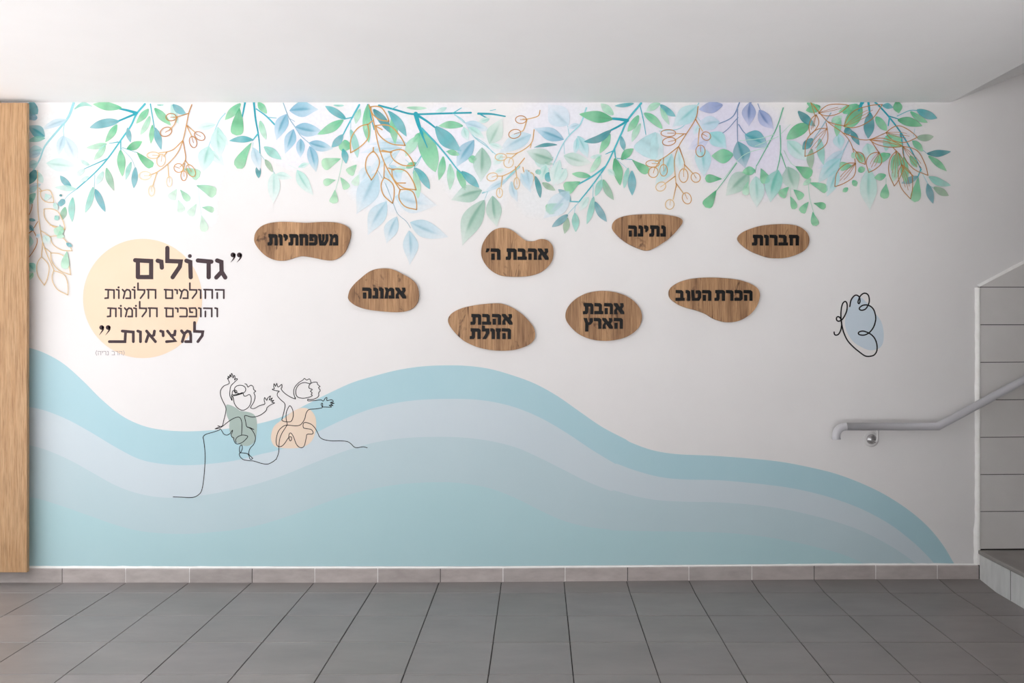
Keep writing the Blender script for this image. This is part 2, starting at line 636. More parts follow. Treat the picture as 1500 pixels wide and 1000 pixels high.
# backing above the level courses follows the slope
pf = [(dx + .002, courses[-1] - .0005), (xe, courses[-1] - .0005), (xe, dado_top(xe) - .003), (dx + .002, dado_top(dx) - .001)]
n = 4
mb.add([(x, DY + .002, z) for x, z in pf] + [(x, 0, z) for x, z in pf], [(0, 1, 2, 3), (7, 6, 5, 4), (0, 4, 5, 1), (1, 5, 6, 2), (2, 6, 7, 3), (3, 7, 4, 0)], 1)
for k in range(len(levels) - 1):
    z0, z1 = levels[k] + .0018, levels[k + 1] - .0018
    if k < 7:
        p = [(dx, z0), (xe, z0 + .014 * (k < 6)), (xe, z1 + .014 * (k < 5)), (dx, z1)]
    else:
        xa = dx + max(0, (z0 - dado_top(dx)) / slope) + 0.004
        xb = dx + max(0, (z1 - dado_top(dx)) / slope)
        if xa > xe: break
        p = [(xa, z0), (xe, z0), (xe, min(z1, dado_top(xe)))] + ([(xb, z1)] if xb < xe else [])
    m_ = len(p)
    mb.add([(x, DY, z) for x, z in p] + [(x, DY + .006, z) for x, z in p],
           [tuple(range(m_))] + [(i, i + m_, (i + 1) % m_ + m_, (i + 1) % m_) for i in range(m_)], 0)
o = mk('wall_tiling', mb.v, mb.f, None, mats=[M_dado, M_joint], fmat=mb.m)
tag(o, 'grey wall tiles beside the stair', kind='structure')
# white filler bead round the dado
mb = MB()
prev = None
bead = [(1432 - 0.0 * k, 826 - (826 - 421) * k / 40) for k in range(41)]
vv, ff = [], []
for k, (px, py) in enumerate(bead):
    w = 4.2 + rnd.uniform(-.5, .5) + (1.6 if py > 770 else 0)
    a, b = W(px + 2.2, py), W(px - w, py)
    m1, m2 = W(px + .4, py), W(px - w * .55, py)
    bu = rnd.uniform(-.0012, .0012)
    vv += [(a.x, DY, a.z), (m1.x, DY - .0065 + bu, m1.z), (m2.x, -.0095 + bu, m2.z), (b.x, -0.0002, b.z)]
    if k:
        q = 4 * k
        ff += [(q - 4, q - 3, q + 1, q), (q - 3, q - 2, q + 2, q + 1), (q - 2, q - 1, q + 3, q + 2)]
nb = len(vv)
for k in range(31):
    x = dx + (xe - dx) * k / 30
    z = dado_top(x)
    w = (0.012 + rnd.uniform(-.0015, .0015))
    vv += [(x, DY - .001, z - .002), (x, DY + .001, z + .005), (x - w * .4, -.0004, z + w)]
    if k:
        q = nb + 3 * k
        ff += [(q - 3, q, q + 1, q - 2), (q - 2, q + 1, q + 2, q - 1)]
tag(mk('trim_2', vv, ff, M_caulk, smooth=True), 'white filler bead round the grey wall tiles', kind='structure')

# ---------------------------------------------------------------- stair
SH, SD, SY = 0.157, 0.30, -1.6
stair = tag(empty('staircase', (XS, -0.02, 0)), 'tiled stair rising to the right, beside the grey wall tiles', 'stairs')
zf = 0.018
for k in range(6):
    xa = XS + SD * k
    za, zb = (0 if k == 0 else zf + SH * k - .001), zf + SH * (k + 1)
    mb = MB()
    mb.box(xa, min(XR - .002, xa + SD + .02), SY, DY - .0008, za, zb - 0.022)
    st = mk('step', mb.v, mb.f, M_riser, stair)
    # fine joints on the riser
    mb = MB()
    for yj in (-0.305, -0.64, -0.975, -1.31):
        jb = box(xa - 0.0006, xa + .001, yj - .0018, yj + .0018, za + .002, zb - .024)
        mk('riser_joint', *jb, M_joint, st)
    mb = MB()
    mb.box(xa - 0.010, min(XR - .002, xa + SD + .02), SY, DY - .0008, zb - 0.022, zb)
    bevel(mk('tread', mb.v, mb.f, M_tread, stair), 0.006, 3)

# ---------------------------------------------------------------- handrail
def tube(path, r, seg=20, cap=True):
    P = [Vector(p) for p in path]
    v, f = [], []
    up = Vector((0, 1, 0))
    for i, p in enumerate(P):
        a = P[i - 1] if i else None
        b = P[i + 1] if i < len(P) - 1 else None
        t = ((p - a).normalized() if a else Vector()) + ((b - p).normalized() if b else Vector())
        t.normalize()
        sc = 1.0
        if a and b:
            sc = 1 / max(.5, t.dot((p - a).normalized()))
        n1 = t.cross(up)
        if n1.length < 1e-3:
            n1 = Vector((1, 0, 0))
        n1.normalize()
        n2 = n1.cross(t)
        for k in range(seg):
            an = 2 * PI * k / seg
            v.append(p + n1 * (r * sc * math.cos(an)) + n2 * (r * math.sin(an)))
    for i in range(len(P) - 1):
        for k in range(seg):
            a0 = i * seg + k
            a1 = i * seg + (k + 1) % seg
            f.append((a0, a1, a1 + seg, a0 + seg))
    if cap:
        f.append(tuple(range(seg)))
        f.append(tuple(range(len(v) - 1, len(v) - 1 - seg, -1)))
    return v, f


RY = -0.085
PR = 0.0205
rail = tag(empty('handrail', W(1276, 643, 0)), 'grey pipe handrail on the wall climbing beside the stair', 'handrail')
c0 = W(1238, 624.5, RY)
c1 = W(1373.5, 624.5, RY)
ce = W(1505, 553.5, RY)
d = (ce - c1).normalized()
far = c1 + d * ((XR - 0.1 - c1.x) / d.x)
v, f = tube([c0, c1, far], PR)
o = mk('rail', v, f, M_rail, rail, smooth=True)
o.data.polygons[-1].use_smooth = o.data.polygons[-2].use_smooth = False
# the down-turned end
R = 0.047
pth = [c0 + Vector((0.004, 0, 0)), c0] + [c0 + Vector((-R * math.sin(a), 0, -R * (1 - math.cos(a)))) for a in [PI / 2 * k / 8 for k in range(1, 9)]]
pth.append(pth[-1] + Vector((0, 0, -0.016)))
v, f = tube(pth, PR * 1.02)
mk('end_bend', v, f, M_rail, rail, smooth=True)
v, f = tube([pth[-1] + Vector((0, 0, .003)), pth[-1] + Vector((0, 0, -0.0035))], PR * 1.1)
mk('end_cap', v, f, M_rail, rail)
for px0, cz in ((1276, None), (1630, 1)):
    base = W(px0, 643, 0)
    if cz:
        base.z += (base.x + 0.02 - c1.x) * d.z / d.x
    ringv, ringf = [], []
    prof = [(0.0, -0.020), (0.009, -0.0195), (0.017, -0.017), (0.024, -0.011), (0.0275, -0.005), (0.028, 0.0)]
    off = DY if cz else 0.0
    for r_, y_ in prof[1:]:
        for k in range(28):
            a = 2 * PI * k / 28
            ringv.append((base.x + r_ * math.cos(a), y_ + off, base.z + r_ * math.sin(a)))
    ringv.append((base.x, -0.020 + off, base.z))
    for i in range(len(prof) - 2):
        for k in range(28):
            a0, a1 = i * 28 + k, i * 28 + (k + 1) % 28
            ringf.append((a0, a1, a1 + 28, a0 + 28))
    for k in range(28):
        ringf.append(((k + 1) % 28, k, len(ringv) - 1))
    rose = mk('wall_rose', ringv, ringf, M_chrome, rail, smooth=True)
    rose['label'] = 'round chrome wall bracket plate'
    rm = mk('white_rim', [(base.x + 0.041 * q * math.cos(a), off - yy, base.z + 0.041 * q * math.sin(a)) for q, yy in ((1, 0), (.97, .004), (.8, .007), (.64, 0.006)) for a in [2 * PI * k / 28 for k in range(28)]],
            [(i * 28 + k, i * 28 + (k + 1) % 28, (i + 1) * 28 + (k + 1) % 28, (i + 1) * 28 + k) for i in range(3) for k in range(28)], M_rose, rail, smooth=True)
    top = Vector((base.x - 0.003, RY, base.z + 0.03))
    railz = c0.z if not cz else c1.z + (base.x - c1.x) * d.z / d.x
    v, f = tube([(base.x, -0.012 + off, base.z - .004), (base.x, RY + .022, base.z - .004), (base.x, RY + .006, base.z + .002),
                 (base.x, RY, base.z + .018), (base.x, RY, railz - PR + .003)], 0.0055, 12)
    mk('bracket_arm', v, f, M_rose, rail, smooth=True)

# ---------------------------------------------------------------- oak panel at the left
PYF, PYB = -0.085, -0.064
pr = W(39.4, 0, PYF).x
zt, zb = W(0, 150.5, PYF).z, W(0, 838, PYF).z
pan = mk('oak_panel', *box(pr - 0.45, pr, PYF, PYB, zb, zt), M_panel, origin=(pr - .22, PYB, zb))
bevel(pan, 0.0012, 2)
tag(pan, 'tall pale oak board standing off the wall at the left edge', 'wood panel')
for xb in (0.42, 0.20):
    mk('batten', *box(pr - xb, pr - xb + .045, PYB - .0005, -0.0135, zb + .03, zt - .03), M_panel, pan)  # mounting battens, made full height to block light behind the board

# ---------------------------------------------------------------- wave mural
wave = tag(empty('wave_mural', W(700, 831, 0)), 'painted wave of four blue-green bands along the wall bottom', 'mural')
b1 = zp(30, 480, 2.858, [(-10, 75), (30, 82), (100, 105), (180, 150), (260, 220), (340, 300), (420, 365), (500, 405), (580, 425), (680, 433), (780, 430), (880, 420), (1000, 400), (1100, 370)]) + \
    zp(450, 500, 3, [(0, 275), (100, 225), (200, 180), (300, 150), (400, 125), (500, 110), (600, 105), (700, 107), (800, 120), (900, 148), (1000, 185), (1100, 240), (1200, 310), (1300, 378), (1400, 430)]) + \
    zp(900, 600, 2.778, [(0, 100), (60, 130), (150, 163), (250, 180), (400, 187), (550, 198), (680, 212), (800, 235), (900, 260), (1000, 297), (1100, 345), (1200, 410), (1280, 480), (1340, 555), (1384, 630)])
b2 = zp(30, 480, 2.858, [(-10, 322), (30, 330), (100, 345), (200, 385), (300, 440), (400, 500), (500, 550), (600, 570), (700, 575), (800, 568), (900, 555), (1000, 530), (1100, 505)]) + \
    zp(450, 500, 3, [(0, 418), (50, 395), (100, 370), (200, 325), (300, 290), (400, 268), (500, 256), (620, 252), (740, 255), (850, 272), (950, 302), (1050, 348), (1150, 408), (1250, 475), (1350, 535)]) + \
    zp(900, 600, 2.778, [(0, 215), (80, 245), (180, 272), (280, 283), (420, 286), (550, 297), (700, 315), (820, 340), (920, 370), (1020, 410), (1120, 465), (1200, 525), (1260, 580), (1306, 630)])
b3 = zp(30, 480, 2.858, [(-10, 482), (30, 490), (100, 508), (200, 550), (300, 605), (400, 660), (500, 695), (600, 710), (700, 708), (800, 695), (900, 675), (1000, 650), (1100, 617)]) + \
    zp(450, 500, 3, [(0, 545), (100, 505), (200, 470), (300, 443), (400, 427), (500, 420), (620, 419), (720, 425), (830, 442), (930, 470), (1030, 515), (1130, 565), (1230, 615), (1330, 655)]) + \
    zp(900, 600, 2.778, [(0, 328), (80, 350), (180, 368), (300, 374), (420, 376), (550, 385), (680, 402), (800, 428), (900, 455), (1000, 490), (1100, 540), (1180, 590), (1232, 630)])
b4 = zp(30, 480, 2.858, [(-10, 698), (30, 705), (100, 722), (200, 755), (300, 790), (400, 825), (500, 850), (600, 860), (700, 862), (800, 855), (900, 845), (1000, 825), (1100, 795)]) + \
    zp(450, 500, 3, [(0, 738), (100, 700), (200, 668), (300, 645), (400, 628), (500, 620), (620, 618), (720, 628), (820, 650), (920, 690), (1020, 740), (1120, 785), (1220, 812), (1320, 825)]) + \
    zp(900, 600, 2.778, [(0, 490), (150, 494), (300, 496), (450, 500), (600, 515), (720, 535), (820, 558), (920, 585), (1000, 618), (1020, 630)])


def at_x(poly, x, ymax=829.5):
    if x <= poly[0][0]: return poly[0][1]
    for a, b in zip(poly, poly[1:]):
        if a[0] <= x <= b[0]:
            return min(ymax, a[1] + (b[1] - a[1]) * (x - a[0]) / max(1e-6, b[0] - a[0]))
    return ymax


bs = [spline(b, n=5) for b in (b1, b2, b3, b4)]
for k in range(4):
    bs[k] = [p for i, p in enumerate(bs[k]) if i == 0 or p[0] > max(q[0] for q in bs[k][:i])]
wl = ['teal top band of the wave', 'palest blue band of the wave', 'soft blue band of the wave', 'sea-green band at the foot of the wave']
for k in range(4):
    mb = MB()
    xs = [27 + (1400 - 27) * i / 520 for i in range(521)]
    for i in range(520):
        xa, xb = xs[i], xs[i + 1]
        lim = lambda x: 829.0 - 4.0 * min(1, max(0, (x - 700) / 550))
        ta, tb = min(lim(xa), at_x(bs[k], xa)), min(lim(xb), at_x(bs[k], xb))
        if k < 3:
            ba, bb = min(lim(xa), at_x(bs[k + 1], xa)), min(lim(xb), at_x(bs[k + 1], xb))
        else:
            ba, bb = lim(xa), lim(xb)
        if ba - ta < 1e-3 and bb - tb < 1e-3:
            continue
        mb.add([W(xa, ba, -.0004), W(xb, bb, -.0004), W(xb, tb, -.0004), W(xa, ta, -.0004)], [(0, 1, 2, 3)])
    o = mk('wave_band', mb.v, mb.f, WAVE[k], wave)
    o['label'] = wl[k]

# ---------------------------------------------------------------- foliage border
PAL = {  # name: (base colour, tip colour, base alpha, tip alpha)
    'teal': ('35a0a8', '62b5ba', .95, .88), 'dteal': ('1f858c', '4a9ea2', .95, .9), 'bteal': ('4fa3ad', '6cb0b8', .92, .88),
    'slate': ('4f96a0', '76acb5', .92, .85), 'green': ('48b585', '8acf9f', .92, .88), 'dgreen': ('2b9c69', '70c78f', .95, .88),
    'pgreen': ('7fcaa3', 'b2dfc3', .85, .78), 'mint': ('70c0b0', '95d4c6', .88, .8), 'pmint': ('9ad3c8', 'c3e4dc', .8, .7),
    'vmint': ('b3dcd4', 'd0e8e3', .75, .65), 'blue': ('6ba6bf', '98c6d6', .9, .8), 'pblue': ('a0c8d6', 'c4dae5', .82, .72),
    'vblue': ('b4d2de', 'cfe0ea', .75, .65), 'sage': ('82b09c', 'b3d2c3', .88, .78), 'psage': ('a0c6b6', 'c5ddd2', .8, .68),
    'lav': ('6f88b8', '98a8d2', .85, .75), 'plav': ('b0bbdc', 'c5cee8', .6, .5), 'olive': ('6f9f7c', '9fbf9f', .85, .8),
    'aqua': ('8fced1', 'a9dadd', .75, .7), 'paqua': ('b0dadd', 'c6e4e7', .7, .65), 'gtip': ('6cbd95', '94b39d', .88, .85),
    'bpale': ('b5ddc0', 'cbe6d1', .8, .8), 'knob': ('70c193', 'afddb7', .88, .85),
}
STEMC = {'teal': '2f9fae', 'mteal': '4fb3bf', 'pteal': '9ccfd6', 'green': '6fb896', 'pgreen': 'b5d9c6', 'pale': 'd3e6e0', 'bgrey': '8fb3c0', 'lav': '7a93b4'}
GOLD = {'d': 'b98042', 'm': 'cd9c5a', 'p': 'dcbc86', 'v': 'e6d2aa'}
lay = [0]
WALLC = np.array(hexc('e5e3e2'))
STACK = []                       # painted shapes so far, so that a sheer leaf can take up the colours it lies over


def under(P):
    """colour already on the wall at the photo points P (n x 2)"""
    P = np.asarray(P, float)
    out = np.tile(WALLC, (len(P), 1))
    lo, hi = P.min(0), P.max(0)
    for el in STACK:
        b = el['box']
        if b[0] > hi[0] or b[2] < lo[0] or b[1] > hi[1] or b[3] < lo[1]:
            continue
        if el['k'] == 'wash':
            dx, dy = (P[:, 0] - el['c'][0]) / el['r'][0], (P[:, 1] - el['c'][1]) / el['r'][1]
            an = np.arctan2(dy, dx)
            q = np.hypot(dx, dy) / (1 + .10 * np.sin(3 * an + el['ph']) + .06 * np.sin(5 * an + 2 * el['ph']))
            a = np.interp(q, [0, .55, .8, 1.0], [1, .9, .55, 0]) * el['a']
            col = el['col']
        else:
            d0 = P - el['o']
            t = (d0 @ el['t']) / el['L']
            tc_ = np.clip(t, 0, 1)
            w_ = np.interp(tc_, el['ts'], el['w'])
            u = (d0 @ el['n'] - el['bend'] * np.sin(PI * tc_)) / np.maximum(w_, 1e-6)
            ins = (t >= 0) & (t <= 1) & (np.abs(u) <= 1)
            if not ins.any():
                continue
            G = el['g']
            fi = tc_ * (G.shape[0] - 1)
            i0 = np.minimum(fi.astype(int), G.shape[0] - 2)
            ft = (fi - i0)[:, None]
            fu = np.interp(np.clip(u, -1, 1), el['us'], np.arange(G.shape[1]))
            j0 = np.minimum(fu.astype(int), G.shape[1] - 2)
            gu = (fu - j0)[:, None]
            s_ = (G[i0, j0] * (1 - gu) + G[i0, j0 + 1] * gu) * (1 - ft) + (G[i0 + 1, j0] * (1 - gu) + G[i0 + 1, j0 + 1] * gu) * ft
            a = s_[:, 3] * ins
            col = s_[:, :3]
        out = out * (1 - a[:, None]) + col * a[:, None]
    return out



def nexty():
    lay[0] += 1
    return -0.0005 - 0.000035 * lay[0]


def srgba(h, a, k=1.0):
    return (*hexc(h, k), a)


def leaf(parent, y, ref, d):
    ox, oy, s = ref
    x0_, y0_, x1_, y1_, w_, c = d[:6]
    kind = d[6] if len(d) > 6 else 'l'
    ax, ay, bx, by = ox + x0_ / s, oy + y0_ / s, ox + x1_ / s, oy + y1_ / s
    hw = 0.5 * w_ / s
    L = math.hypot(bx - ax, by - ay)
    tx, ty = (bx - ax) / L, (by - ay) / L
    nx, ny = -ty, tx
    bend = (d[7] if len(d) > 7 else rnd.uniform(-.05, .05)) * L
    NT = 14 if w_ / s < 16 else 24
    us = (-1, -.86, -.5, -.14, 0, .14, .5, .86, 1) if w_ / s < 16 else (-1, -.93, -.78, -.6, -.42, -.25, -.1, 0, .1, .25, .42, .6, .78, .93, 1)
    cb, ct, ab, at_ = PAL[c]
    cb, ct = hexc(cb), hexc(ct)
    v, col, f, PX, ws = [], [], [], [], []
    ph, ph2 = rnd.uniform(0, 6), rnd.uniform(0, 6)
    blot = rnd.uniform(.35, .8)
    for i in range(NT + 1):
        t = i / NT
        if kind == 'o':
            pr_ = max(0.0, t ** 0.9 * (1 - t ** 5) ** .5) / 0.66
        elif kind == 'b':
            pr_ = max(0.0, math.sin(PI * t ** 0.82)) ** 1.12
        elif kind == 's':     # blunt brush stroke
            pr_ = (min(1, t * 4) * min(1, (1 - t) * 5)) ** .5
        else:
            pr_ = max(0.0, math.sin(PI * (0.03 + 0.97 * t) ** 0.95)) ** 0.85
        wv = hw * (pr_ * (1 + .06 * math.sin(7 * t + ph)) + (0.02 if i in (0, NT) else 0.02))
        ws.append(wv)
        cx = ax + tx * L * t + nx * bend * math.sin(PI * t)
        cy = ay + ty * L * t + ny * bend * math.sin(PI * t)
        for u in us:
            v.append(W(cx + nx * wv * u, cy + ny * wv * u, y))
            PX.append((cx + nx * wv * u, cy + ny * wv * u))
            k = t ** .8
            rgb = [cb[j] + (ct[j] - cb[j]) * k for j in range(3)]
            a = ab + (at_ - ab) * k
            if kind == 'b':
                mid = max(0, 1 - abs(u) / .3) * max(0, math.sin(PI * min(1, t / .78))) * .55
                rgb = [r * (1 - mid) + cb[j] * .72 * mid for j, r in enumerate(rgb)]
                a = min(1, a * (1 + .7 * mid) - .16 * (u > 0) * (abs(u) > .1))
                a *= 1 - .5 * max(0, t - .6) / .4
            else:
                if abs(u) > .95:
                    rgb = [r * .86 for r in rgb]
                w2 = max(0, 1 - abs(t - blot) / .18) * .16
                rgb = [r * (1 - w2) for r in rgb]
                a *= 1 - .10 * math.sin(5 * t + ph2) ** 2
                mid = max(0, 1 - abs(u) / .3) * max(0, 1 - t / .6) * .25
                rgb = [r * (1 - mid) for r in rgb]
            col.append((*rgb, max(.05, a)))
    m_ = len(us)
    for i in range(NT):
        for k in range(m_ - 1):
            a0 = i * m_ + k
            f.append((a0, a0 + m_, a0 + m_ + 1, a0 + 1))
    p0 = W(ax, ay, y)
    C4 = np.array(col)
    PXa = np.array(PX)
    blend = C4[:, :3] * C4[:, 3:] + under(PXa) * (1 - C4[:, 3:])
    lo, hi = PXa.min(0), PXa.max(0)
    STACK.append({'k': 'leaf', 'box': (lo[0], lo[1], hi[0], hi[1]), 'o': np.array((ax, ay)), 't': np.array((tx, ty)), 'n': np.array((nx, ny)), 'L': L,
                  'bend': bend, 'w': ws, 'ts': np.linspace(0, 1, NT + 1), 'us': us, 'g': C4.reshape(NT + 1, len(us), 4)})
    return mk('leaf', v, f, M_water, parent, origin=p0, paint=[(*c_, 1.0) for c_ in blend.tolist()])


border = tag(empty('foliage_mural', W(740, 150, 0)), 'watercolour border of hanging leafy branches printed along the wall top', 'mural')


def clip_top(pts):
    return [(x, max(y, 150.3)) for x, y in pts]


def spray(label, ref, stems, leaves, name='leafy_branch'):
    ox, oy, s = ref
    p = empty(name, W(ox + stems[0][0][0][0] / s, oy + stems[0][0][0][1] / s, 0) if stems else W(ox + leaves[0][0] / s, oy + leaves[0][1] / s, 0), border)
    p['label'] = label
    y = nexty()
    ly = [nexty() for _ in range(3)]
    if stems:
        mb = MB()
        for si, (pts, w0, w1, c) in enumerate(stems):
            q = clip_top(spline(zp(ox, oy, s, pts), n=5))
            h = hexc(STEMC[c])
            ribbon(mb, q, w0 / s, y - 1.2e-5 * si, w2=w1 / s, c=(*h, .92), c2=(*h, .8))
        mk('stem', mb.v, mb.f, M_water, p, paint=mb.c)
    for i, d in enumerate(leaves):
        leaf(p, ly[i % 3] - i * 4e-6, ref, d)


def wash(label, items, parent=border):
    """soft pale washes of colour behind the leaves: (cx, cy, rx, ry, colour, alpha)"""
    for cx, cy, rx, ry, c, a in items:
        y = nexty()
        h = np.array(hexc(c))
        v, f, px, al_ = [W(cx, cy, y)], [], [(cx, cy)], [a]
        NA = 32
        ph = rnd.uniform(0, 6)
        rings = ((.3, 1), (.55, .9), (.68, .72), (.8, .55), (.9, .28), (1.0, 0.0))
        for r, al in rings:
            for j in range(NA):
                an = 2 * PI * j / NA
                rr = r * (1 + .10 * math.sin(3 * an + ph) + .06 * math.sin(5 * an + 2 * ph))
                px.append((cx + rx * rr * math.cos(an), max(150.3, cy + ry * rr * math.sin(an))))
                v.append(W(*px[-1], y))
                al_.append(a * al)
        for j in range(NA):
            f.append((0, 1 + j, 1 + (j + 1) % NA))
            for k in range(len(rings) - 1):
                a0 = 1 + k * NA
                f.append((a0 + j, a0 + NA + j, a0 + NA + (j + 1) % NA, a0 + (j + 1) % NA))
        A = np.array(al_)[:, None]
        blend = h * A + under(px) * (1 - A)
        STACK.append({'k': 'wash', 'box': (cx - rx * 1.2, cy - ry * 1.2, cx + rx * 1.2, cy + ry * 1.2), 'c': (cx, cy), 'r': (rx, ry), 'ph': ph, 'a': a, 'col': h})
        mk('colour_wash', v, f, M_water, parent, origin=v[0], paint=[(*c_, 1.0) for c_ in blend.tolist()])


def goldspray(label, ref, stems, loops, tone, w, name='gold_twig', part='berry_outline'):
    ox, oy, s = ref
    p = empty(name, W(ox + stems[0][0][0] / s, oy + stems[0][0][1] / s, 0), border)
    p['label'] = label
    y = nexty()
    for _ in range(10):
        nexty()

    def col(t):
        h = hexc(GOLD[t])
        return (*h, .95)
    mb = MB()
    for si, st in enumerate(stems):
        tn = tone
        if isinstance(st[-1], str):
            tn, st = st[-1], st[:-1]
        q = clip_top(spline(zp(ox, oy, s, st), n=5))
        ribbon(mb, q, w / s, y - 1.2e-5 * si, c=col(tn[0]), c2=col(tn[-1]))
    mk('stem', mb.v, mb.f, M_water, p, paint=mb.c)
    for li, lp in enumerate(loops):
        mb = MB()
        yl = y - 1.6e-4 - 2.4e-5 * li
        if lp[0] == 'e':       # berry: cx, cy, rx, ry, rot, tone
            _, cx, cy, rx, ry, rot, tn = lp
            a = math.radians(rot)
            pts = []
            for k in range(26):
                an = 2 * PI * k / 26
                ex, ey = rx * math.cos(an), ry * math.sin(an)
                pts.append((cx + ex * math.cos(a) - ey * math.sin(a), cy + ex * math.sin(a) + ey * math.cos(a)))
            ribbon(mb, zp(ox, oy, s, pts), w * .8 / s, yl, closed=True, c=col(tn), c2=col(tn))
            mx_, my_ = (rx * math.cos(a), rx * math.sin(a)) if rx > ry else (-ry * math.sin(a), ry * math.cos(a))
            if my_ > 0.15 * max(rx, ry) or (abs(my_) <= 0.15 * max(rx, ry) and mx_ < 0):
                mx_, my_ = -mx_, -my_
            ribbon(mb, zp(ox, oy, s, [(cx + .85 * mx_, cy + .85 * my_), (cx + .3 * mx_, cy + .3 * my_), (cx - .15 * mx_ + 2, cy - .15 * my_)]), w * .6 / s, yl - 8e-6, c=col(tn), c2=col(tn))
        else:                  # leaf outline: x0, y0, x1, y1, width, veins, tone
            _, xa, ya_, xb, yb_, wd, veins, tn = lp
            L = math.hypot(xb - xa, yb_ - ya_)
            tx, ty = (xb - xa) / L, (yb_ - ya_) / L
            sides = []
            j1, j2 = rnd.uniform(.85, 1.1), rnd.uniform(.85, 1.1)
            for sd, jj in ((1, j1), (-1, j2)):
                q = []
                for k in range(9):
                    t = k / 8
                    o_ = sd * jj * wd * .5 * math.sin(PI * t ** .85) * (1 + .06 * math.sin(9 * t + sd))
                    q.append((xa + tx * L * t - ty * o_, ya_ + ty * L * t + tx * o_))
                sides.append(q)
                ribbon(mb, clip_top(spline(zp(ox, oy, s, q), n=3)), w / s, yl, c=col(tn), c2=col(tn))
            for k in range(veins):
                o_ = (k - (veins - 1) / 2) * wd * .16
                q = [(xa + tx * L * t - ty * o_ * math.sin(PI * t), ya_ + ty * L * t + tx * o_ * math.sin(PI * t)) for t in (0, .25, .5, .75 - .1 * abs(k - 1))]
                ribbon(mb, clip_top(spline(zp(ox, oy, s, q), n=3)), w * .6 / s, yl, c=col(tn), c2=col(tn))
        mk(part if lp[0] == 'e' else 'leaf_outline', mb.v, mb.f, M_water, p, paint=mb.c)


V1, V2, V3, V4, V5, V6 = [(x, 130, 5) for x in (0, 250, 500, 750, 1000, 1200)]

wash('washes', [(75, 215, 34, 50, 'e4eef0', .5), (270, 255, 60, 50, 'e9ebf7', .7), (300, 215, 50, 60, 'e6eaf5', .6), (285, 300, 40, 35, 'e6eef8', .7),
                (430, 195, 70, 50, 'e5e6f4', .7), (545, 190, 60, 50, 'e6e9f5', .7), (650, 210, 70, 60, 'e8e6f3', .7), (700, 250, 60, 60, 'e6ecf2', .6),
                (830, 190, 90, 60, 'e2e3f0', .6), (960, 190, 70, 60, 'dfe0ee', .6), (1070, 200, 80, 70, 'd6d3e8', .75), (1130, 230, 50, 60, 'dcd8ea', .75),
                (1240, 210, 90, 70, 'd8d6e6', .65), (1300, 200, 60, 70, 'dcd9e6', .5), (560, 270, 50, 50, 'd9e6f1', .6), (790, 290, 40, 35, 'dbe8ef', .25)])

spray('pale blue branch beside the oak board', V1,
      [([(540, 105), (500, 210), (420, 310), (330, 420), (290, 520), (230, 620)], 20, 9, 'pteal'), ([(480, 230), (465, 300), (470, 350)], 6, 4, 'pteal')],
      [(490, 225, 295, 305, 55, 'pblue', 'b'), (468, 340, 430, 490, 62, 'pblue', 'b'), (475, 350, 565, 550, 95, 'vblue', 'b'), (340, 545, 590, 575, 95, 'vmint', 'b'),
       (330, 350, 200, 270, 85, 'bteal', 'b'), (330, 362, 200, 385, 40, 'mint'), (310, 440, 200, 460, 70, 'aqua', 'b'), (300, 470, 200, 500, 50, 'pblue', 'b'),
       (280, 540, 195, 570, 60, 'aqua', 'b'), (275, 130, 195, 165, 100, 'bteal', 's'), (275, 215, 195, 200, 45, 'blue', 's'), (262, 595, 205, 700, 65, 'dteal'),
       (270, 610, 315, 690, 45, 'pmint'), (545, 150, 680, 130, 28, 'mint', 'l', -.2), (275, 720, 200, 760, 40, 'aqua'), (260, 765, 195, 835, 50, 'mint'), (300, 700, 200, 720, 40, 'pblue', 'b')])

spray('long teal branch with narrow leaves at the left, hanging towards the oak board', V1,
      [([(1062, 112), (1000, 185), (960, 270), (890, 370), (790, 510), (690, 620), (560, 735)], 15, 8, 'mteal'), ([(1000, 178), (940, 160), (870, 145)], 22, 12, 'teal'),
       ([(990, 185), (930, 210), (860, 240)], 16, 12, 'teal'), ([(865, 390), (800, 400)], 8, 4, 'mteal'), ([(885, 375), (885, 470)], 9, 6, 'mteal'), ([(790, 510), (700, 550), (610, 590)], 9, 5, 'mteal'),
       ([(890, 435), (960, 510), (992, 580)], 4, 3, 'pteal'), ([(895, 430), (1010, 470)], 4, 3, 'mteal'), ([(770, 410), (720, 450)], 4, 3, 'pteal'), ([(560, 735), (500, 780), (460, 830)], 7, 3, 'pteal'),
       ([(695, 630), (690, 740)], 5, 3, 'pteal')],
      [(890, 140, 680, 112, 58, 'green'), (870, 238, 657, 285, 66, 'bteal'), (857, 262, 772, 392, 50, 'green'), (782, 403, 633, 432, 42, 'pgreen'), (772, 415, 688, 522, 44, 'pgreen'),
       (655, 560, 590, 520, 30, 'pmint'), (522, 722, 440, 635, 46, 'bteal'), (560, 735, 402, 722, 40, 'pmint'), (935, 285, 957, 393, 36, 'bteal'), (930, 442, 1042, 385, 56, 'dgreen'),
       (1002, 463, 1120, 572, 62, 'dgreen', 'o'), (882, 450, 897, 642, 58, 'green'), (962, 535, 922, 668, 34, 'mint'), (992, 575, 980, 728, 46, 'bteal'), (757, 605, 707, 702, 42, 'pmint'),
       (780, 580, 837, 748, 48, 'gtip'), (683, 720, 625, 908, 46, 'mint'), (698, 735, 772, 902, 50, 'bteal'), (533, 795, 530, 977, 46, 'mint'), (475, 812, 428, 855, 40, 'bteal', 's'),
       (478, 866, 455, 962, 46, 'gtip'), (650, 640, 580, 690, 30, 'vmint'), (620, 590, 560, 640, 40, 'vmint')])

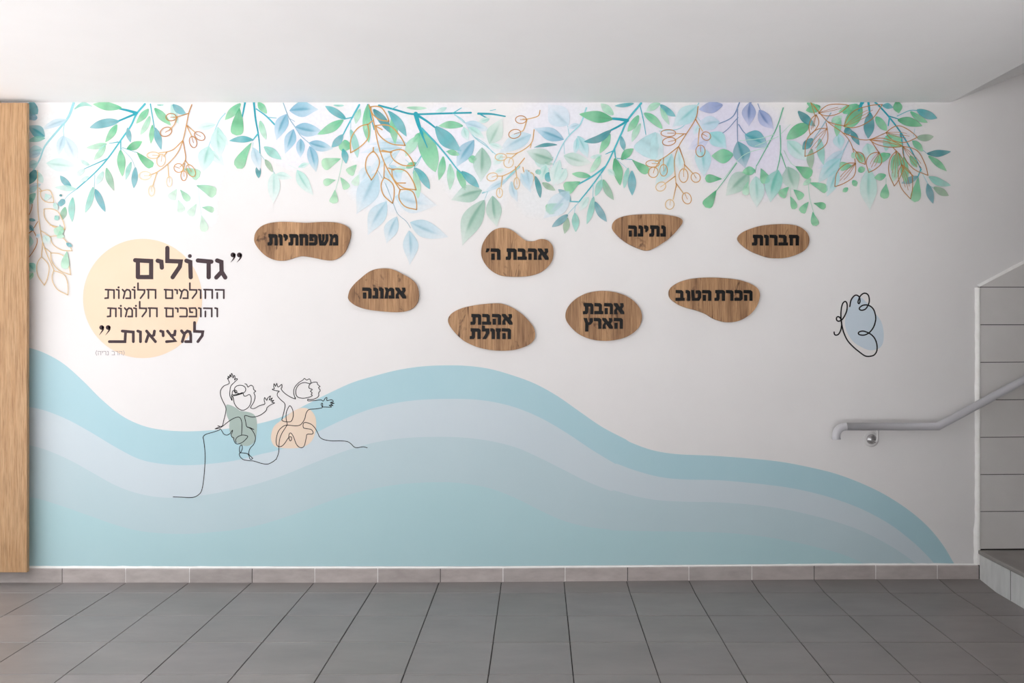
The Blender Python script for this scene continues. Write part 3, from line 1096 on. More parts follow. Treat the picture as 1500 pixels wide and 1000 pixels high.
spray('short teal branchlet with narrow green leaves left of the first gold twig', V1,
      [([(1102, 112), (1118, 210), (1135, 300), (1160, 370)], 9, 4, 'mteal')],
      [(1088, 148, 998, 254, 48, 'green'), (1098, 200, 1028, 338, 42, 'pgreen'), (1132, 142, 1252, 268, 54, 'green'), (1117, 265, 1105, 402, 36, 'green'), (1138, 285, 1182, 447, 48, 'bteal'),
       (1265, 115, 1368, 190, 50, 'bteal'), (1255, 115, 1310, 260, 42, 'pmint'), (1150, 118, 1200, 118, 12, 'mint', 's')])

spray('pale mint branch with broad faded leaves right of the first gold twig', V2,
      [([(400, 180), (355, 235), (310, 340), (275, 430)], 8, 5, 'pteal')],
      [(330, 262, 175, 290, 55, 'vmint', 'b'), (345, 280, 360, 510, 110, 'pmint', 'b'), (280, 420, 235, 610, 115, 'pmint', 'b'), (285, 450, 395, 570, 65, 'vmint', 'b'), (345, 320, 425, 420, 65, 'vmint', 'b')])
spray('pair of bright green leaves on a short teal stalk under the ceiling', V2,
      [([(545, 100), (530, 180), (512, 250)], 14, 8, 'teal')],
      [(512, 108, 398, 228, 58, 'green'), (505, 140, 482, 342, 95, 'dgreen', 'o')])
spray('short green bud branch with round leaves below the first gold twig', V2,
      [([(200, 690), (212, 830), (225, 930)], 4, 3, 'pale')],
      [(100, 585, 212, 645, 75, 'knob', 'o'), (190, 708, 332, 772, 78, 'knob', 'o'), (70, 738, 138, 820, 48, 'knob', 'o'), (46, 733, 2, 812, 60, 'bpale', 'o'), (55, 815, 82, 905, 55, 'bpale', 'o'),
       (190, 842, 138, 930, 54, 'bpale', 'o'), (230, 868, 318, 893, 44, 'knob', 'o'), (226, 925, 252, 1048, 56, 'bpale', 'o')])

spray('teal branch hanging above the long leftmost plaque', V2,
      [([(610, 100), (622, 220), (640, 320), (650, 400), (656, 490)], 15, 6, 'teal'), ([(640, 330), (600, 378)], 12, 9, 'mteal'), ([(628, 148), (700, 200), (762, 262)], 9, 12, 'mteal'),
       ([(656, 480), (700, 535), (762, 620)], 4, 3, 'pteal'), ([(605, 395), (598, 440)], 4, 3, 'pteal'), ([(720, 210), (775, 215)], 5, 4, 'mteal')],
      [(607, 374, 428, 381, 46, 'teal'), (592, 395, 488, 584, 78, 'green', 'o'), (640, 100, 705, 182, 48, 'green'), (655, 235, 700, 372, 46, 'pgreen'), (685, 425, 812, 518, 60, 'mint'),
       (605, 430, 650, 600, 74, 'pblue', 'b'), (640, 560, 645, 655, 42, 'dteal'), (692, 518, 748, 612, 38, 'olive'), (755, 615, 750, 840, 95, 'vmint', 'b'), (765, 630, 895, 655, 55, 'vmint', 'b')])

spray('soft blue branch of broad pointed leaves left of the second gold sprig', V2,
      [([(825, 105), (865, 210), (905, 270), (950, 340), (1012, 396)], 7, 5, 'bgrey'), ([(865, 215), (910, 240)], 4, 3, 'bgrey'), ([(860, 555), (935, 590)], 3, 2, 'pale')],
      [(870, 160, 1082, 152, 108, 'blue', 'b'), (848, 185, 775, 375, 95, 'blue', 'b'), (912, 280, 1115, 315, 100, 'blue', 'b'), (900, 295, 838, 475, 80, 'blue', 'b'), (952, 365, 950, 505, 66, 'blue', 'b'),
       (1012, 396, 1190, 440, 80, 'blue', 'b'), (1018, 420, 1065, 610, 80, 'blue', 'b'), (925, 595, 1045, 780, 85, 'pmint', 'b'), (935, 575, 1025, 545, 32, 'pmint', 'b')])

spray('teal and green branch right of the soft blue branch, with round buds below', V2,
      [([(1382, 118), (1330, 210), (1262, 340), (1245, 400)], 14, 6, 'mteal'), ([(1335, 208), (1270, 222)], 9, 9, 'mteal'), ([(1262, 505), (1235, 640), (1200, 765)], 5, 3, 'pgreen'), ([(1320, 220), (1318, 320)], 4, 3, 'pteal')],
      [(1282, 220, 1132, 126, 54, 'teal'), (1265, 228, 1075, 335, 64, 'green'), (1262, 335, 1178, 430, 54, 'bteal'), (1312, 395, 1235, 440, 75, 'green', 's'), (1262, 440, 1285, 548, 46, 'teal'),
       (1388, 148, 1355, 258, 42, 'pgreen'), (1318, 300, 1368, 505, 52, 'mint'), (1245, 512, 1108, 565, 80, 'knob', 'o'), (1362, 556, 1302, 625, 66, 'knob', 'o'), (1382, 625, 1345, 708, 56, 'bpale', 'o'),
       (1208, 668, 1118, 693, 52, 'knob', 'o'), (1243, 648, 1295, 735, 54, 'knob', 'o'), (1203, 740, 1188, 840, 58, 'knob', 'o'), (1192, 120, 1270, 122, 14, 'mint', 's')])

Z = (490, 240, 6.665)
spray('very pale blue branch hanging lowest, above the hump-backed plaque', Z,
      [([(420, 60), (500, 200), (575, 390), (620, 490), (700, 560), (742, 625)], 6, 5, 'bgrey')],
      [(415, 80, 215, 490, 200, 'pblue', 'b'), (508, 365, 325, 695, 160, 'pblue', 'b'), (608, 515, 508, 775, 130, 'pblue', 'b'), (728, 650, 735, 985, 140, 'pblue', 'b'), (738, 570, 1110, 715, 165, 'pblue', 'b'),
       (590, 320, 1000, 405, 215, 'vblue', 'b'), (350, 20, 250, 200, 120, 'vblue', 'b'), (570, 20, 640, 190, 120, 'pblue', 'b'), (490, 60, 560, 240, 110, 'vblue', 'b')])
spray('pale blue leaves tangled behind the gold leaf sprig', V3,
      [([(590, 490), (540, 570), (470, 520)], 5, 4, 'pteal'), ([(440, 430), (380, 520), (350, 560)], 5, 4, 'pteal')],
      [(440, 435, 140, 470, 60, 'pblue', 'b'), (430, 450, 180, 620, 70, 'vblue', 'b'), (490, 400, 200, 410, 60, 'pblue', 'b'), (350, 560, 420, 640, 60, 'pblue', 'b'), (470, 580, 380, 600, 50, 'pmint', 'b')])
spray('dark teal and green leaves inside the gold leaf sprig', V3,
      [([(195, 118), (215, 200), (240, 300)], 14, 6, 'teal'), ([(345, 165), (375, 230)], 10, 8, 'teal'), ([(545, 540), (525, 620)], 5, 4, 'mteal')],
      [(235, 150, 370, 330, 62, 'dteal'), (192, 120, 202, 396, 60, 'green'), (348, 165, 478, 350, 62, 'teal'), (375, 200, 395, 405, 58, 'green'), (545, 540, 472, 582, 42, 'green'), (535, 600, 562, 805, 52, 'pgreen'),
       (540, 580, 648, 735, 60, 'teal'), (190, 225, 175, 300, 30, 'pgreen')])
spray('thick teal branch running level under the ceiling, with hanging green leaves', V3,
      [([(275, 122), (400, 155), (520, 185), (700, 182), (950, 175)], 14, 13, 'teal'), ([(1003, 182), (1100, 185), (1200, 202)], 16, 9, 'teal'), ([(815, 180), (880, 140)], 8, 5, 'mteal'), ([(370, 150), (412, 126)], 8, 5, 'mteal'),
       ([(1005, 180), (1080, 222)], 10, 7, 'teal'), ([(545, 185), (565, 260), (592, 330)], 34, 20, 'teal'), ([(560, 195), (630, 240), (695, 290)], 18, 12, 'teal'),
       ([(590, 290), (700, 405), (780, 500), (850, 590), (890, 625)], 14, 7, 'mteal'), ([(1090, 160), (1130, 152)], 5, 4, 'mteal'), ([(585, 320), (630, 430)], 16, 6, 'teal'), ([(770, 460), (860, 470)], 6, 4, 'mteal'), ([(585, 490), (540, 560)], 5, 4, 'mteal'),
       ([(830, 190), (900, 250)], 5, 4, 'pteal')],
      [(585, 310, 690, 610, 135, 'green'), (690, 278, 875, 455, 98, 'teal'), (890, 272, 712, 272, 54, 'green'), (568, 325, 535, 395, 40, 'green'), (568, 345, 470, 495, 72, 'pgreen'), (480, 138, 628, 142, 26, 'pgreen'),
       (772, 138, 690, 166, 32, 'pmint'), (747, 495, 714, 670, 52, 'green'), (795, 550, 795, 742, 52, 'pgreen'), (850, 590, 908, 745, 54, 'green'), (880, 605, 1010, 724, 58, 'teal'), (775, 458, 865, 485, 42, 'green'),
       (972, 375, 842, 575, 100, 'blue', 'b'), (980, 495, 940, 535, 50, 'green', 's')])
spray('pale sage branch under the level teal branch', V3,
      [([(830, 190), (900, 240), (970, 350), (1060, 420), (1130, 480)], 8, 5, 'pteal'), ([(970, 350), (1050, 400), (1110, 470)], 5, 4, 'pteal'), ([(930, 260), (1000, 250)], 5, 4, 'pteal')],
      [(905, 250, 1090, 305, 75, 'pblue', 'b'), (1085, 405, 1180, 215, 115, 'psage', 'b'), (930, 280, 1050, 365, 60, 'pmint', 'b'), (895, 280, 930, 385, 55, 'pmint', 'b'), (1030, 430, 1020, 680, 125, 'sage', 'b'),
       (1085, 405, 1190, 440, 40, 'vmint', 'b'), (1390, 335, 1155, 470, 120, 'pblue', 'b'), (1085, 220, 1000, 245, 40, 'pmint', 'b'), (1180, 480, 1110, 560, 60, 'vmint', 'b')])
Y = (640, 240, 7.5)
spray('sage branch of three broad leaves above the kidney-shaped plaque', Y,
      [([(900, 30), (760, 170), (640, 260), (500, 320)], 26, 14, 'pteal'), ([(560, 300), (520, 400)], 6, 4, 'pteal')],
      [(495, 290, 155, 398, 180, 'sage', 'b', .03), (520, 395, 280, 895, 215, 'sage', 'b', .05), (610, 350, 655, 690, 165, 'sage', 'b'), (815, 190, 885, 420, 85, 'pblue', 'b'), (920, 100, 1035, 320, 85, 'pblue', 'b'),
       (780, 170, 520, 310, 70, 'pblue', 'b'), (640, 90, 760, 60, 50, 'vmint', 'b')])
goldspray('gold leaf sprig of large outlined leaves above the hump-backed plaque', V3,
          [[(202, 118), (235, 230), (268, 400), (315, 540), (385, 670), (432, 742)], [(235, 230), (195, 262)], [(245, 270), (300, 300)], [(235, 430), (232, 465)], [(280, 455), (355, 465)], [(315, 540), (312, 650)], [(345, 580), (385, 595)],
           [(300, 450), (340, 460), (370, 468)], [(400, 690), (470, 690)]],
          [('l', 192, 260, 68, 468, 115, 0, 'm'), ('l', 252, 270, 468, 415, 125, 0, 'm'), ('l', 235, 455, 220, 668, 100, 0, 'm'), ('l', 358, 462, 535, 562, 105, 0, 'm'), ('l', 370, 590, 548, 740, 125, 0, 'm'),
           ('l', 314, 650, 375, 838, 100, 0, 'm'), ('l', 430, 738, 552, 884, 120, 0, 'm'), ('l', 215, 132, 348, 238, 85, 0, 'm')], 'm', 8, 'gold_leaf_sprig')
goldspray('gold berry twig left of the kidney-shaped plaque, fading downwards', V3,
          [[(1455, 158), (1440, 200), (1360, 222), (1330, 222)], [(1360, 222), (1335, 300), (1310, 315)], [(1412, 300), (1390, 400), (1290, 470), (1210, 475)], [(1390, 400), (1385, 430)], [(1290, 470), (1240, 510)],
           [(1342, 508), (1270, 590), (1190, 635), (1140, 640)], [(1180, 640), (1170, 720)], [(1275, 570), (1285, 650)], [(1330, 575), (1340, 610), (1380, 630)], [(1345, 620), (1375, 600)]],
          [('e', 1315, 226, 40, 28, 0, 'd'), ('e', 1270, 330, 45, 32, -15, 'd'), ('e', 1168, 500, 42, 26, 0, 'p'), ('e', 1225, 540, 35, 38, 20, 'p'), ('e', 1105, 645, 40, 29, -15, 'p'), ('e', 1158, 762, 22, 35, 0, 'p'),
           ('e', 1284, 692, 20, 43, 0, 'p'), ('e', 1390, 650, 22, 36, 0, 'p')], 'mp', 7)

spray('pale teal branch of broad leaves above the notch of the kidney-shaped plaque', V4,
      [([(545, 140), (500, 260), (430, 330), (370, 410), (300, 560)], 12, 6, 'pteal'), ([(420, 340), (405, 260)], 6, 4, 'pteal'), ([(380, 400), (385, 480)], 5, 3, 'pteal'), ([(300, 500), (260, 600)], 5, 3, 'pteal')],
      [(415, 265, 265, 115, 160, 'vblue', 'b'), (490, 260, 400, 290, 40, 'pblue', 'b'), (380, 372, 160, 288, 90, 'blue', 'b'), (330, 410, 160, 430, 26, 'dteal'), (300, 520, 105, 455, 115, 'sage', 'b'), (378, 490, 585, 545, 95, 'psage', 'b'),
       (480, 345, 555, 505, 78, 'aqua', 'b'), (475, 360, 458, 485, 45, 'aqua', 'b'), (350, 520, 300, 720, 80, 'vmint', 'b'), (160, 510, 290, 580, 60, 'pmint', 'b'), (250, 560, 210, 680, 70, 'pmint', 'b'),
       (170, 640, 207, 800, 42, 'dteal'), (222, 688, 318, 744, 42, 'olive'), (268, 610, 265, 682, 48, 'teal', 's'), (395, 585, 325, 705, 85, 'vmint', 'b'), (345, 585, 385, 632, 50, 'blue', 's'), (100, 590, 130, 745, 70, 'pblue', 'b'),
       (170, 605, 215, 615, 34, 'mint', 's'), (240, 540, 300, 550, 24, 'sage'), (330, 690, 400, 620, 20, 'blue')])
spray('long teal branch with narrow leaves between the kidney-shaped and topmost plaques', V4,
      [([(946, 106), (850, 225), (800, 330), (745, 450), (690, 560), (600, 690), (490, 828)], 15, 9, 'mteal'), ([(845, 232), (780, 222), (715, 218)], 24, 16, 'teal'), ([(840, 238), (780, 275), (715, 308)], 17, 12, 'teal'),
       ([(740, 455), (685, 478)], 9, 5, 'mteal'), ([(750, 440), (760, 525)], 12, 8, 'mteal'), ([(682, 572), (590, 640), (470, 708)], 14, 10, 'mteal'), ([(765, 515), (850, 590)], 4, 3, 'pteal'), ([(770, 510), (880, 518)], 6, 4, 'mteal'),
       ([(490, 828), (425, 825)], 9, 7, 'mteal'), ([(490, 830), (405, 920)], 5, 3, 'pteal'), ([(595, 700), (592, 800)], 5, 4, 'pteal'), ([(650, 620), (660, 680)], 4, 3, 'pteal'), ([(425, 825), (340, 845)], 6, 4, 'mteal'), ([(465, 850), (455, 920)], 4, 3, 'pteal')],
      [(735, 222, 493, 186, 80, 'dgreen'), (725, 305, 526, 388, 56, 'dteal', 'l', -.1), (742, 190, 650, 108, 58, 'pgreen'), (718, 330, 642, 474, 54, 'green'), (655, 490, 572, 503, 32, 'pmint'), (645, 495, 572, 614, 50, 'pgreen'),
       (575, 642, 438, 622, 44, 'green'), (500, 680, 385, 740, 85, 'green', 'o'), (430, 822, 338, 736, 52, 'slate'), (380, 838, 248, 890, 75, 'green', 'o'), (800, 348, 822, 454, 38, 'bteal'), (800, 518, 888, 438, 56, 'dgreen'),
       (878, 518, 1002, 614, 62, 'dgreen', 'o'), (752, 510, 792, 708, 66, 'dgreen'), (852, 578, 820, 730, 38, 'mint'), (878, 600, 880, 782, 58, 'bteal'), (655, 665, 612, 785, 50, 'mint'), (668, 665, 745, 815, 50, 'gtip'),
       (597, 790, 548, 992, 46, 'mint'), (608, 828, 694, 974, 52, 'slate'), (408, 922, 292, 1012, 50, 'slate'), (406, 945, 385, 1062, 46, 'olive'), (460, 910, 467, 1048, 52, 'mint'), (420, 750, 230, 948, 140, 'vblue', 'b'), (560, 790, 490, 900, 60, 'vmint', 'b'),
       (700, 590, 760, 640, 40, 'vmint', 'b')])
spray('short teal branchlet of narrow green leaves left of the third gold twig', V4,
      [([(935, 112), (960, 220), (980, 335)], 8, 5, 'mteal'), ([(1082, 108), (1095, 150)], 5, 4, 'mteal')],
      [(968, 178, 1102, 294, 58, 'green'), (927, 195, 847, 314, 54, 'green'), (942, 255, 878, 390, 44, 'pgreen'), (1085, 108, 983, 165, 50, 'pgreen'), (1088, 118, 1198, 203, 50, 'teal'), (1088, 140, 1152, 265, 38, 'pgreen'),
       (892, 108, 752, 125, 30, 'teal')])
spray('pale aqua branch of fan leaves behind the third gold twig', V4,
      [([(1368, 105), (1310, 200), (1230, 290), (1080, 310)], 8, 5, 'pteal'), ([(1350, 200), (1420, 290)], 5, 4, 'pteal')],
      [(1360, 120, 1175, 278, 120, 'aqua', 'b'), (1052, 318, 960, 492, 185, 'aqua', 'o'), (1060, 320, 1060, 550, 90, 'paqua', 's'), (1170, 475, 1050, 705, 115, 'aqua', 'b'), (1215, 455, 1225, 610, 65, 'paqua', 'b'),
       (1380, 420, 1405, 645, 120, 'aqua', 'b'), (1450, 320, 1570, 440, 110, 'aqua', 'b'), (1370, 260, 1330, 340, 50, 'paqua', 'b')])
goldspray('gold berry twig at the left, above the quotation', V1,
          [[(1405, 116), (1382, 180), (1365, 265), (1340, 375), (1300, 470), (1230, 550), (1150, 610), (1095, 632)], [(1382, 180), (1300, 205), (1270, 207)], [(1300, 205), (1275, 265), (1240, 300)], [(1365, 265), (1430, 320)], [(1370, 275), (1405, 350)],
           [(1340, 378), (1260, 450), (1165, 470), 'mp'], [(1220, 465), (1200, 495), 'mp'], [(1150, 610), (1118, 715), 'pp'], [(1230, 560), (1236, 650), 'pp'], [(1340, 380), (1360, 500), (1345, 545), (1320, 570)], [(1357, 525), (1385, 560)], [(1350, 545), (1345, 600)]],
          [('e', 1253, 208, 38, 27, 0, 'd'), ('e', 1216, 315, 44, 32, -25, 'd'), ('e', 1414, 390, 26, 42, -15, 'd'), ('e', 1462, 346, 42, 28, 30, 'd'), ('e', 1122, 487, 46, 24, 0, 'p'), ('e', 1180, 525, 32, 45, 10, 'p'), ('e', 1062, 636, 44, 30, 0, 'v'),
           ('e', 1110, 748, 22, 38, 0, 'v'), ('e', 1240, 680, 20, 38, 0, 'v'), ('e', 1308, 580, 34, 32, 20, 'm'), ('e', 1346, 637, 22, 36, 0, 'm'), ('e', 1398, 600, 28, 48, -30, 'm')], 'dp', 7)

spray('lavender blue branch under the ceiling, left of the green branch', V5,
      [([(416, 100), (370, 200), (280, 250), (180, 275)], 9, 6, 'lav'), ([(402, 150), (400, 270), (402, 395)], 7, 5, 'lav'), ([(405, 210), (300, 320), (130, 402)], 6, 5, 'lav'), ([(410, 262), (450, 320), (515, 368)], 8, 5, 'lav'), ([(550, 110), (570, 160)], 6, 4, 'lav'),
       ([(500, 100), (487, 180)], 8, 4, 'lav')],
      [(292, 118, 118, 152, 78, 'lav'), (492, 98, 486, 275, 96, 'lav', 'b'), (558, 155, 665, 295, 92, 'lav', 'b'), (270, 240, 95, 285, 105, 'pblue', 'b'), (190, 370, 35, 445, 85, 'plav', 'b'), (402, 385, 458, 582, 118, 'slate', 'b'), (455, 335, 628, 428, 125, 'bteal', 'b'),
       (195, 322, 320, 438, 110, 'aqua', 'b'), (150, 420, 100, 450, 60, 'plav', 'b')])
goldspray('gold berry twig above the topmost plaque', V4,
          [[(1362, 130), (1345, 220), (1270, 340), (1222, 420), (1190, 520), (1195, 640), (1205, 720)], [(1222, 422), (1120, 500), (1050, 535)], [(1275, 330), (1200, 328)], [(1255, 335), (1190, 378)], [(1345, 225), (1395, 310)], [(1372, 290), (1362, 420)],
           [(1225, 430), (1262, 540), (1258, 600)], [(1262, 555), (1325, 620)], [(1195, 640), (1120, 695)], [(1200, 690), (1255, 765)], [(1205, 700), (1180, 810)], [(1110, 505), (1108, 560)], [(1090, 520), (1045, 580)]],
          [('e', 1145, 325, 54, 26, 0, 'd'), ('e', 1150, 386, 49, 29, -10, 'd'), ('e', 1422, 346, 34, 30, 30, 'd'), ('e', 1380, 456, 34, 43, 0, 'd'), ('e', 1030, 548, 50, 25, 0, 'm'), ('e', 1035, 612, 36, 38, 20, 'm'), ('e', 1110, 597, 28, 43, 0, 'm'),
           ('e', 1256, 636, 33, 50, 0, 'm'), ('e', 1345, 650, 33, 36, -30, 'm'), ('e', 1090, 716, 38, 32, -30, 'p'), ('e', 1280, 802, 32, 42, -20, 'm'), ('e', 1155, 847, 32, 36, 10, 'p')], 'dp', 7)
spray('green branch of hanging round leaves above the rightmost plaque', V5,
      [([(736, 140), (690, 280), (620, 420), (540, 565)], 9, 6, 'green'), ([(712, 270), (715, 480), (662, 705)], 9, 6, 'green'), ([(718, 470), (750, 560), (795, 670)], 8, 6, 'green'), ([(740, 450), (790, 540), (835, 575)], 5, 4, 'pgreen'),
       ([(670, 335), (560, 365), (420, 380)], 5, 4, 'pgreen'), ([(395, 545), (320, 650), (240, 755)], 7, 5, 'green'), ([(610, 430), (440, 490), (300, 660)], 5, 4, 'pgreen'), ([(920, 690), (930, 800), (962, 915)], 5, 4, 'pgreen'), ([(540, 560), (530, 620)], 4, 3, 'green'),
       ([(785, 700), (790, 790)], 4, 3, 'pgreen'), ([(720, 330), (790, 260)], 4, 3, 'pgreen'), ([(700, 350), (530, 420)], 5, 4, 'pgreen')],
      [(368, 482, 212, 492, 98, 'green'), (288, 660, 163, 656, 58, 'dgreen', 'o'), (247, 742, 166, 868, 72, 'dgreen', 'o'), (485, 615, 316, 782, 140, 'sage', 'b'), (530, 598, 436, 612, 64, 'green'), (478, 680, 460, 780, 52, 'pgreen', 'o'), (535, 640, 542, 870, 115, 'pmint', 'b'),
       (572, 582, 612, 695, 70, 'green', 'o'), (700, 595, 642, 830, 128, 'mint', 'b'), (768, 570, 835, 758, 125, 'sage', 'b'), (765, 380, 930, 528, 108, 'pmint', 'b'), (925, 262, 760, 370, 92, 'dgreen'), (825, 568, 945, 635, 80, 'dgreen', 'o'), (777, 718, 716, 790, 64, 'green', 'o'),
       (788, 788, 822, 882, 48, 'green', 'o'), (812, 738, 876, 805, 58, 'green', 'o'), (922, 828, 868, 908, 54, 'green', 'o'), (958, 838, 1048, 868, 48, 'dgreen', 'o'), (952, 900, 978, 1004, 54, 'green', 'o'), (928, 688, 1060, 745, 60, 'green', 'o'), (938, 658, 882, 705, 38, 'pgreen')])

spray('pale blue drooping branch behind the gold leaves at the right', V6,
      [([(218, 375), (165, 490), (128, 640)], 8, 5, 'bgrey'), ([(190, 430), (120, 520), (0, 580)], 5, 4, 'pteal')],
      [(180, 450, -10, 585, 70, 'pblue', 'b'), (155, 510, -10, 690, 100, 'aqua', 'b'), (132, 590, 55, 790, 90, 'aqua', 'b'), (365, 580, 370, 890, 125, 'pmint', 'b'), (350, 400, 380, 520, 90, 'pmint', 'b'), (140, 330, 160, 450, 80, 'aqua', 'b')])
spray('large teal and green branch at the right end of the border, by the stair', V6,
      [([(410, 95), (510, 205), (610, 340), (690, 480), (745, 590)], 13, 7, 'teal'), ([(510, 200), (600, 228)], 8, 6, 'teal'), ([(720, 158), (660, 160), (570, 200)], 5, 5, 'mteal'), ([(596, 330), (622, 510)], 14, 8, 'teal'), ([(745, 590), (722, 645)], 11, 8, 'mteal'),
       ([(745, 600), (800, 700), (850, 735)], 5, 4, 'pteal'), ([(315, 95), (290, 160)], 28, 12, 'teal'), ([(360, 95), (372, 195)], 17, 12, 'teal'), ([(515, 210), (505, 270)], 12, 8, 'mteal'), ([(85, 178), (20, 280), (-50, 380)], 9, 6, 'bgrey'), ([(680, 380), (800, 485)], 4, 3, 'mteal'), ([(690, 350), (700, 290)], 4, 3, 'pteal')],
      [(305, 120, 188, 295, 105, 'dgreen'), (372, 175, 358, 365, 78, 'dteal'), (462, 122, 542, 138, 40, 'teal'), (568, 90, 582, 180, 64, 'dgreen'), (715, 155, 864, 216, 62, 'teal'), (668, 168, 794, 248, 44, 'green'), (575, 228, 755, 272, 64, 'dgreen'),
       (715, 358, 838, 350, 52, 'olive'), (685, 382, 758, 458, 50, 'green'), (790, 475, 964, 460, 48, 'dteal'), (800, 493, 934, 604, 44, 'green'), (803, 645, 962, 708, 56, 'mint'), (838, 722, 948, 784, 52, 'olive'), (793, 695, 834, 842, 50, 'slate'),
       (725, 645, 698, 830, 70, 'green', 'o'), (722, 642, 602, 692, 46, 'slate'), (415, 205, 495, 308, 62, 'green'), (495, 340, 610, 425, 84, 'green'), (490, 345, 488, 458, 52, 'mint'), (232, 305, 294, 414, 44, 'dteal'), (152, 212, 128, 350, 50, 'green'), (5, 365, 32, 558, 54, 'mint'),
       (-155, 165, -28, 275, 58, 'dteal'), (8, 130, -98, 160, 62, 'dgreen'), (-48, 365, -122, 445, 62, 'dteal'), (-55, 440, -60, 595, 52, 'olive'), (-90, 105, 10, 150, 40, 'green'), (190, 290, 225, 330, 50, 'dteal', 's'), (280, 115, 140, 170, 50, 'green')])
spray('small bright green leaves inside the gold leaves at the right', V6,
      [([(490, 655), (488, 715)], 4, 3, 'pgreen')],
      [(245, 565, 148, 570, 66, 'green', 'o'), (285, 605, 335, 580, 48, 'green'), (488, 632, 402, 652, 50, 'green'), (490, 695, 473, 805, 64, 'green', 'o'), (245, 670, 272, 715, 42, 'green'), (210, 725, 172, 755, 34, 'green'), (520, 478, 395, 535, 62, 'green'), (585, 470, 528, 600, 72, 'green'),
       (620, 500, 635, 690, 62, 'green'), (665, 490, 715, 578, 46, 'green'), (272, 462, 325, 535, 62, 'green', 'o'), (240, 470, 275, 510, 46, 'pgreen'), (600, 360, 520, 400, 60, 'pgreen'), (440, 480, 510, 480, 30, 'green'), (560, 560, 540, 680, 50, 'pgreen'), (640, 570, 630, 660, 40, 'green'),
       (90, 240, 170, 200, 50, 'pgreen'), (175, 180, 240, 130, 50, 'green')])
goldspray('tangle of veined gold leaf outlines at the right, by the stair', V6,
          [[(-62, 98), (60, 240), (180, 330), (240, 420), (265, 545)], [(60, 240), (120, 260), (185, 272)], [(300, 372), (370, 372), (490, 322)], [(370, 375), (480, 385), (612, 422)], [(380, 380), (435, 465)], [(180, 325), (300, 372)], [(250, 440), (275, 465)],
           [(540, 430), (570, 460)], [(580, 470), (605, 560)], [(-40, 130), (0, 175)], [(600, 560), (690, 640)], [(50, 250), (60, 300)], [(-62, 98), (-30, 200)]],
          [('l', -5, 178, 218, 122, 90, 2, 'd'), ('l', 180, 275, 462, 115, 125, 3, 'd'), ('l', 488, 322, 718, 356, 115, 3, 'd'), ('l', 372, 375, 612, 420, 55, 1, 'd'), ('l', 612, 422, 796, 634, 125, 3, 'd'), ('l', 438, 465, 362, 612, 120, 3, 'd'), ('l', 266, 545, 114, 716, 115, 3, 'd'),
           ('l', 272, 462, 336, 554, 62, 2, 'd'), ('l', 565, 455, 550, 712, 115, 3, 'd'), ('l', 604, 555, 668, 806, 105, 3, 'd'), ('l', 58, 290, -105, 495, 150, 3, 'd'), ('l', -22, 190, -66, 338, 66, 2, 'd')], 'd', 5.6, 'gold_leaf_sprig')

G0 = (30, 270, 5.88)
goldspray('faint gold leaf sprig beside the oak board, left of the quotation', G0,
          [[(146, -120), (148, 0), (150, 200), (162, 330), (200, 530), (290, 742)], [(150, 320), (105, 390), (60, 430), 'dd'], [(180, 400), (255, 450)], [(205, 545), (265, 590)], [(190, 500), (180, 625)], [(165, 60), (175, 60)], [(160, 30), (185, 60)], [(255, 350), (385, 385)]],
          [('l', 203, 212, 385, 388, 120, 0, 'p'), ('l', 255, 450, 445, 572, 110, 0, 'p'), ('l', 262, 590, 432, 778, 125, 0, 'p'), ('l', 180, 625, 206, 868, 115, 0, 'p'), ('l', 285, 745, 408, 952, 125, 0, 'p'), ('l', 108, 395, 58, 642, 105, 0, 'd'), ('l', 175, 60, 285, 155, 100, 0, 'p'),
           ('l', 85, 120, 58, 290, 60, 0, 'd')], 'pp', 6, 'gold_leaf_sprig')
spray('small mint leaves scattered in the faint gold sprig beside the oak board', G0,
      [([(340, 350), (342, 400)], 6, 4, 'mteal')],
      [(370, 380, 292, 420, 70, 'pgreen', 's'), (340, 400, 345, 465, 60, 'pgreen', 'o'), (400, 575, 382, 730, 70, 'pgreen', 'o'), (395, 505, 445, 535, 32, 'bteal'), (300, 270, 325, 310, 40, 'mint'), (215, 80, 240, 130, 60, 'pmint', 'o'), (130, 310, 60, 300, 26, 'bteal'), (115, 400, 60, 340, 40, 'slate', 'b'),
       (60, 680, 130, 760, 80, 'mint', 'b'), (80, 440, 60, 560, 70, 'pmint', 'b'), (290, 160, 320, 220, 40, 'pmint'), (100, 120, 60, 165, 60, 'mint'), (110, 760, 60, 830, 50, 'pgreen', 'b'), (200, 440, 250, 520, 70, 'vmint', 'b'), (140, 430, 165, 460, 40, 'pblue', 'b'), (350, 85, 345, 105, 22, 'dteal', 's')])


# ---------------------------------------------------------------- quotation
quote = tag(empty('quotation_print', W(209, 437, 0)), 'dark Hebrew quotation printed over a cream disc at the left', 'wall lettering')
mb = MB()
disc(mb, 209, 437, 87.3, 87.3, -.0008, 96)
mk('sun_disc', mb.v, mb.f, M_disc, quote)['label'] = 'round cream disc behind the words'
TY = TY0 = -.0012


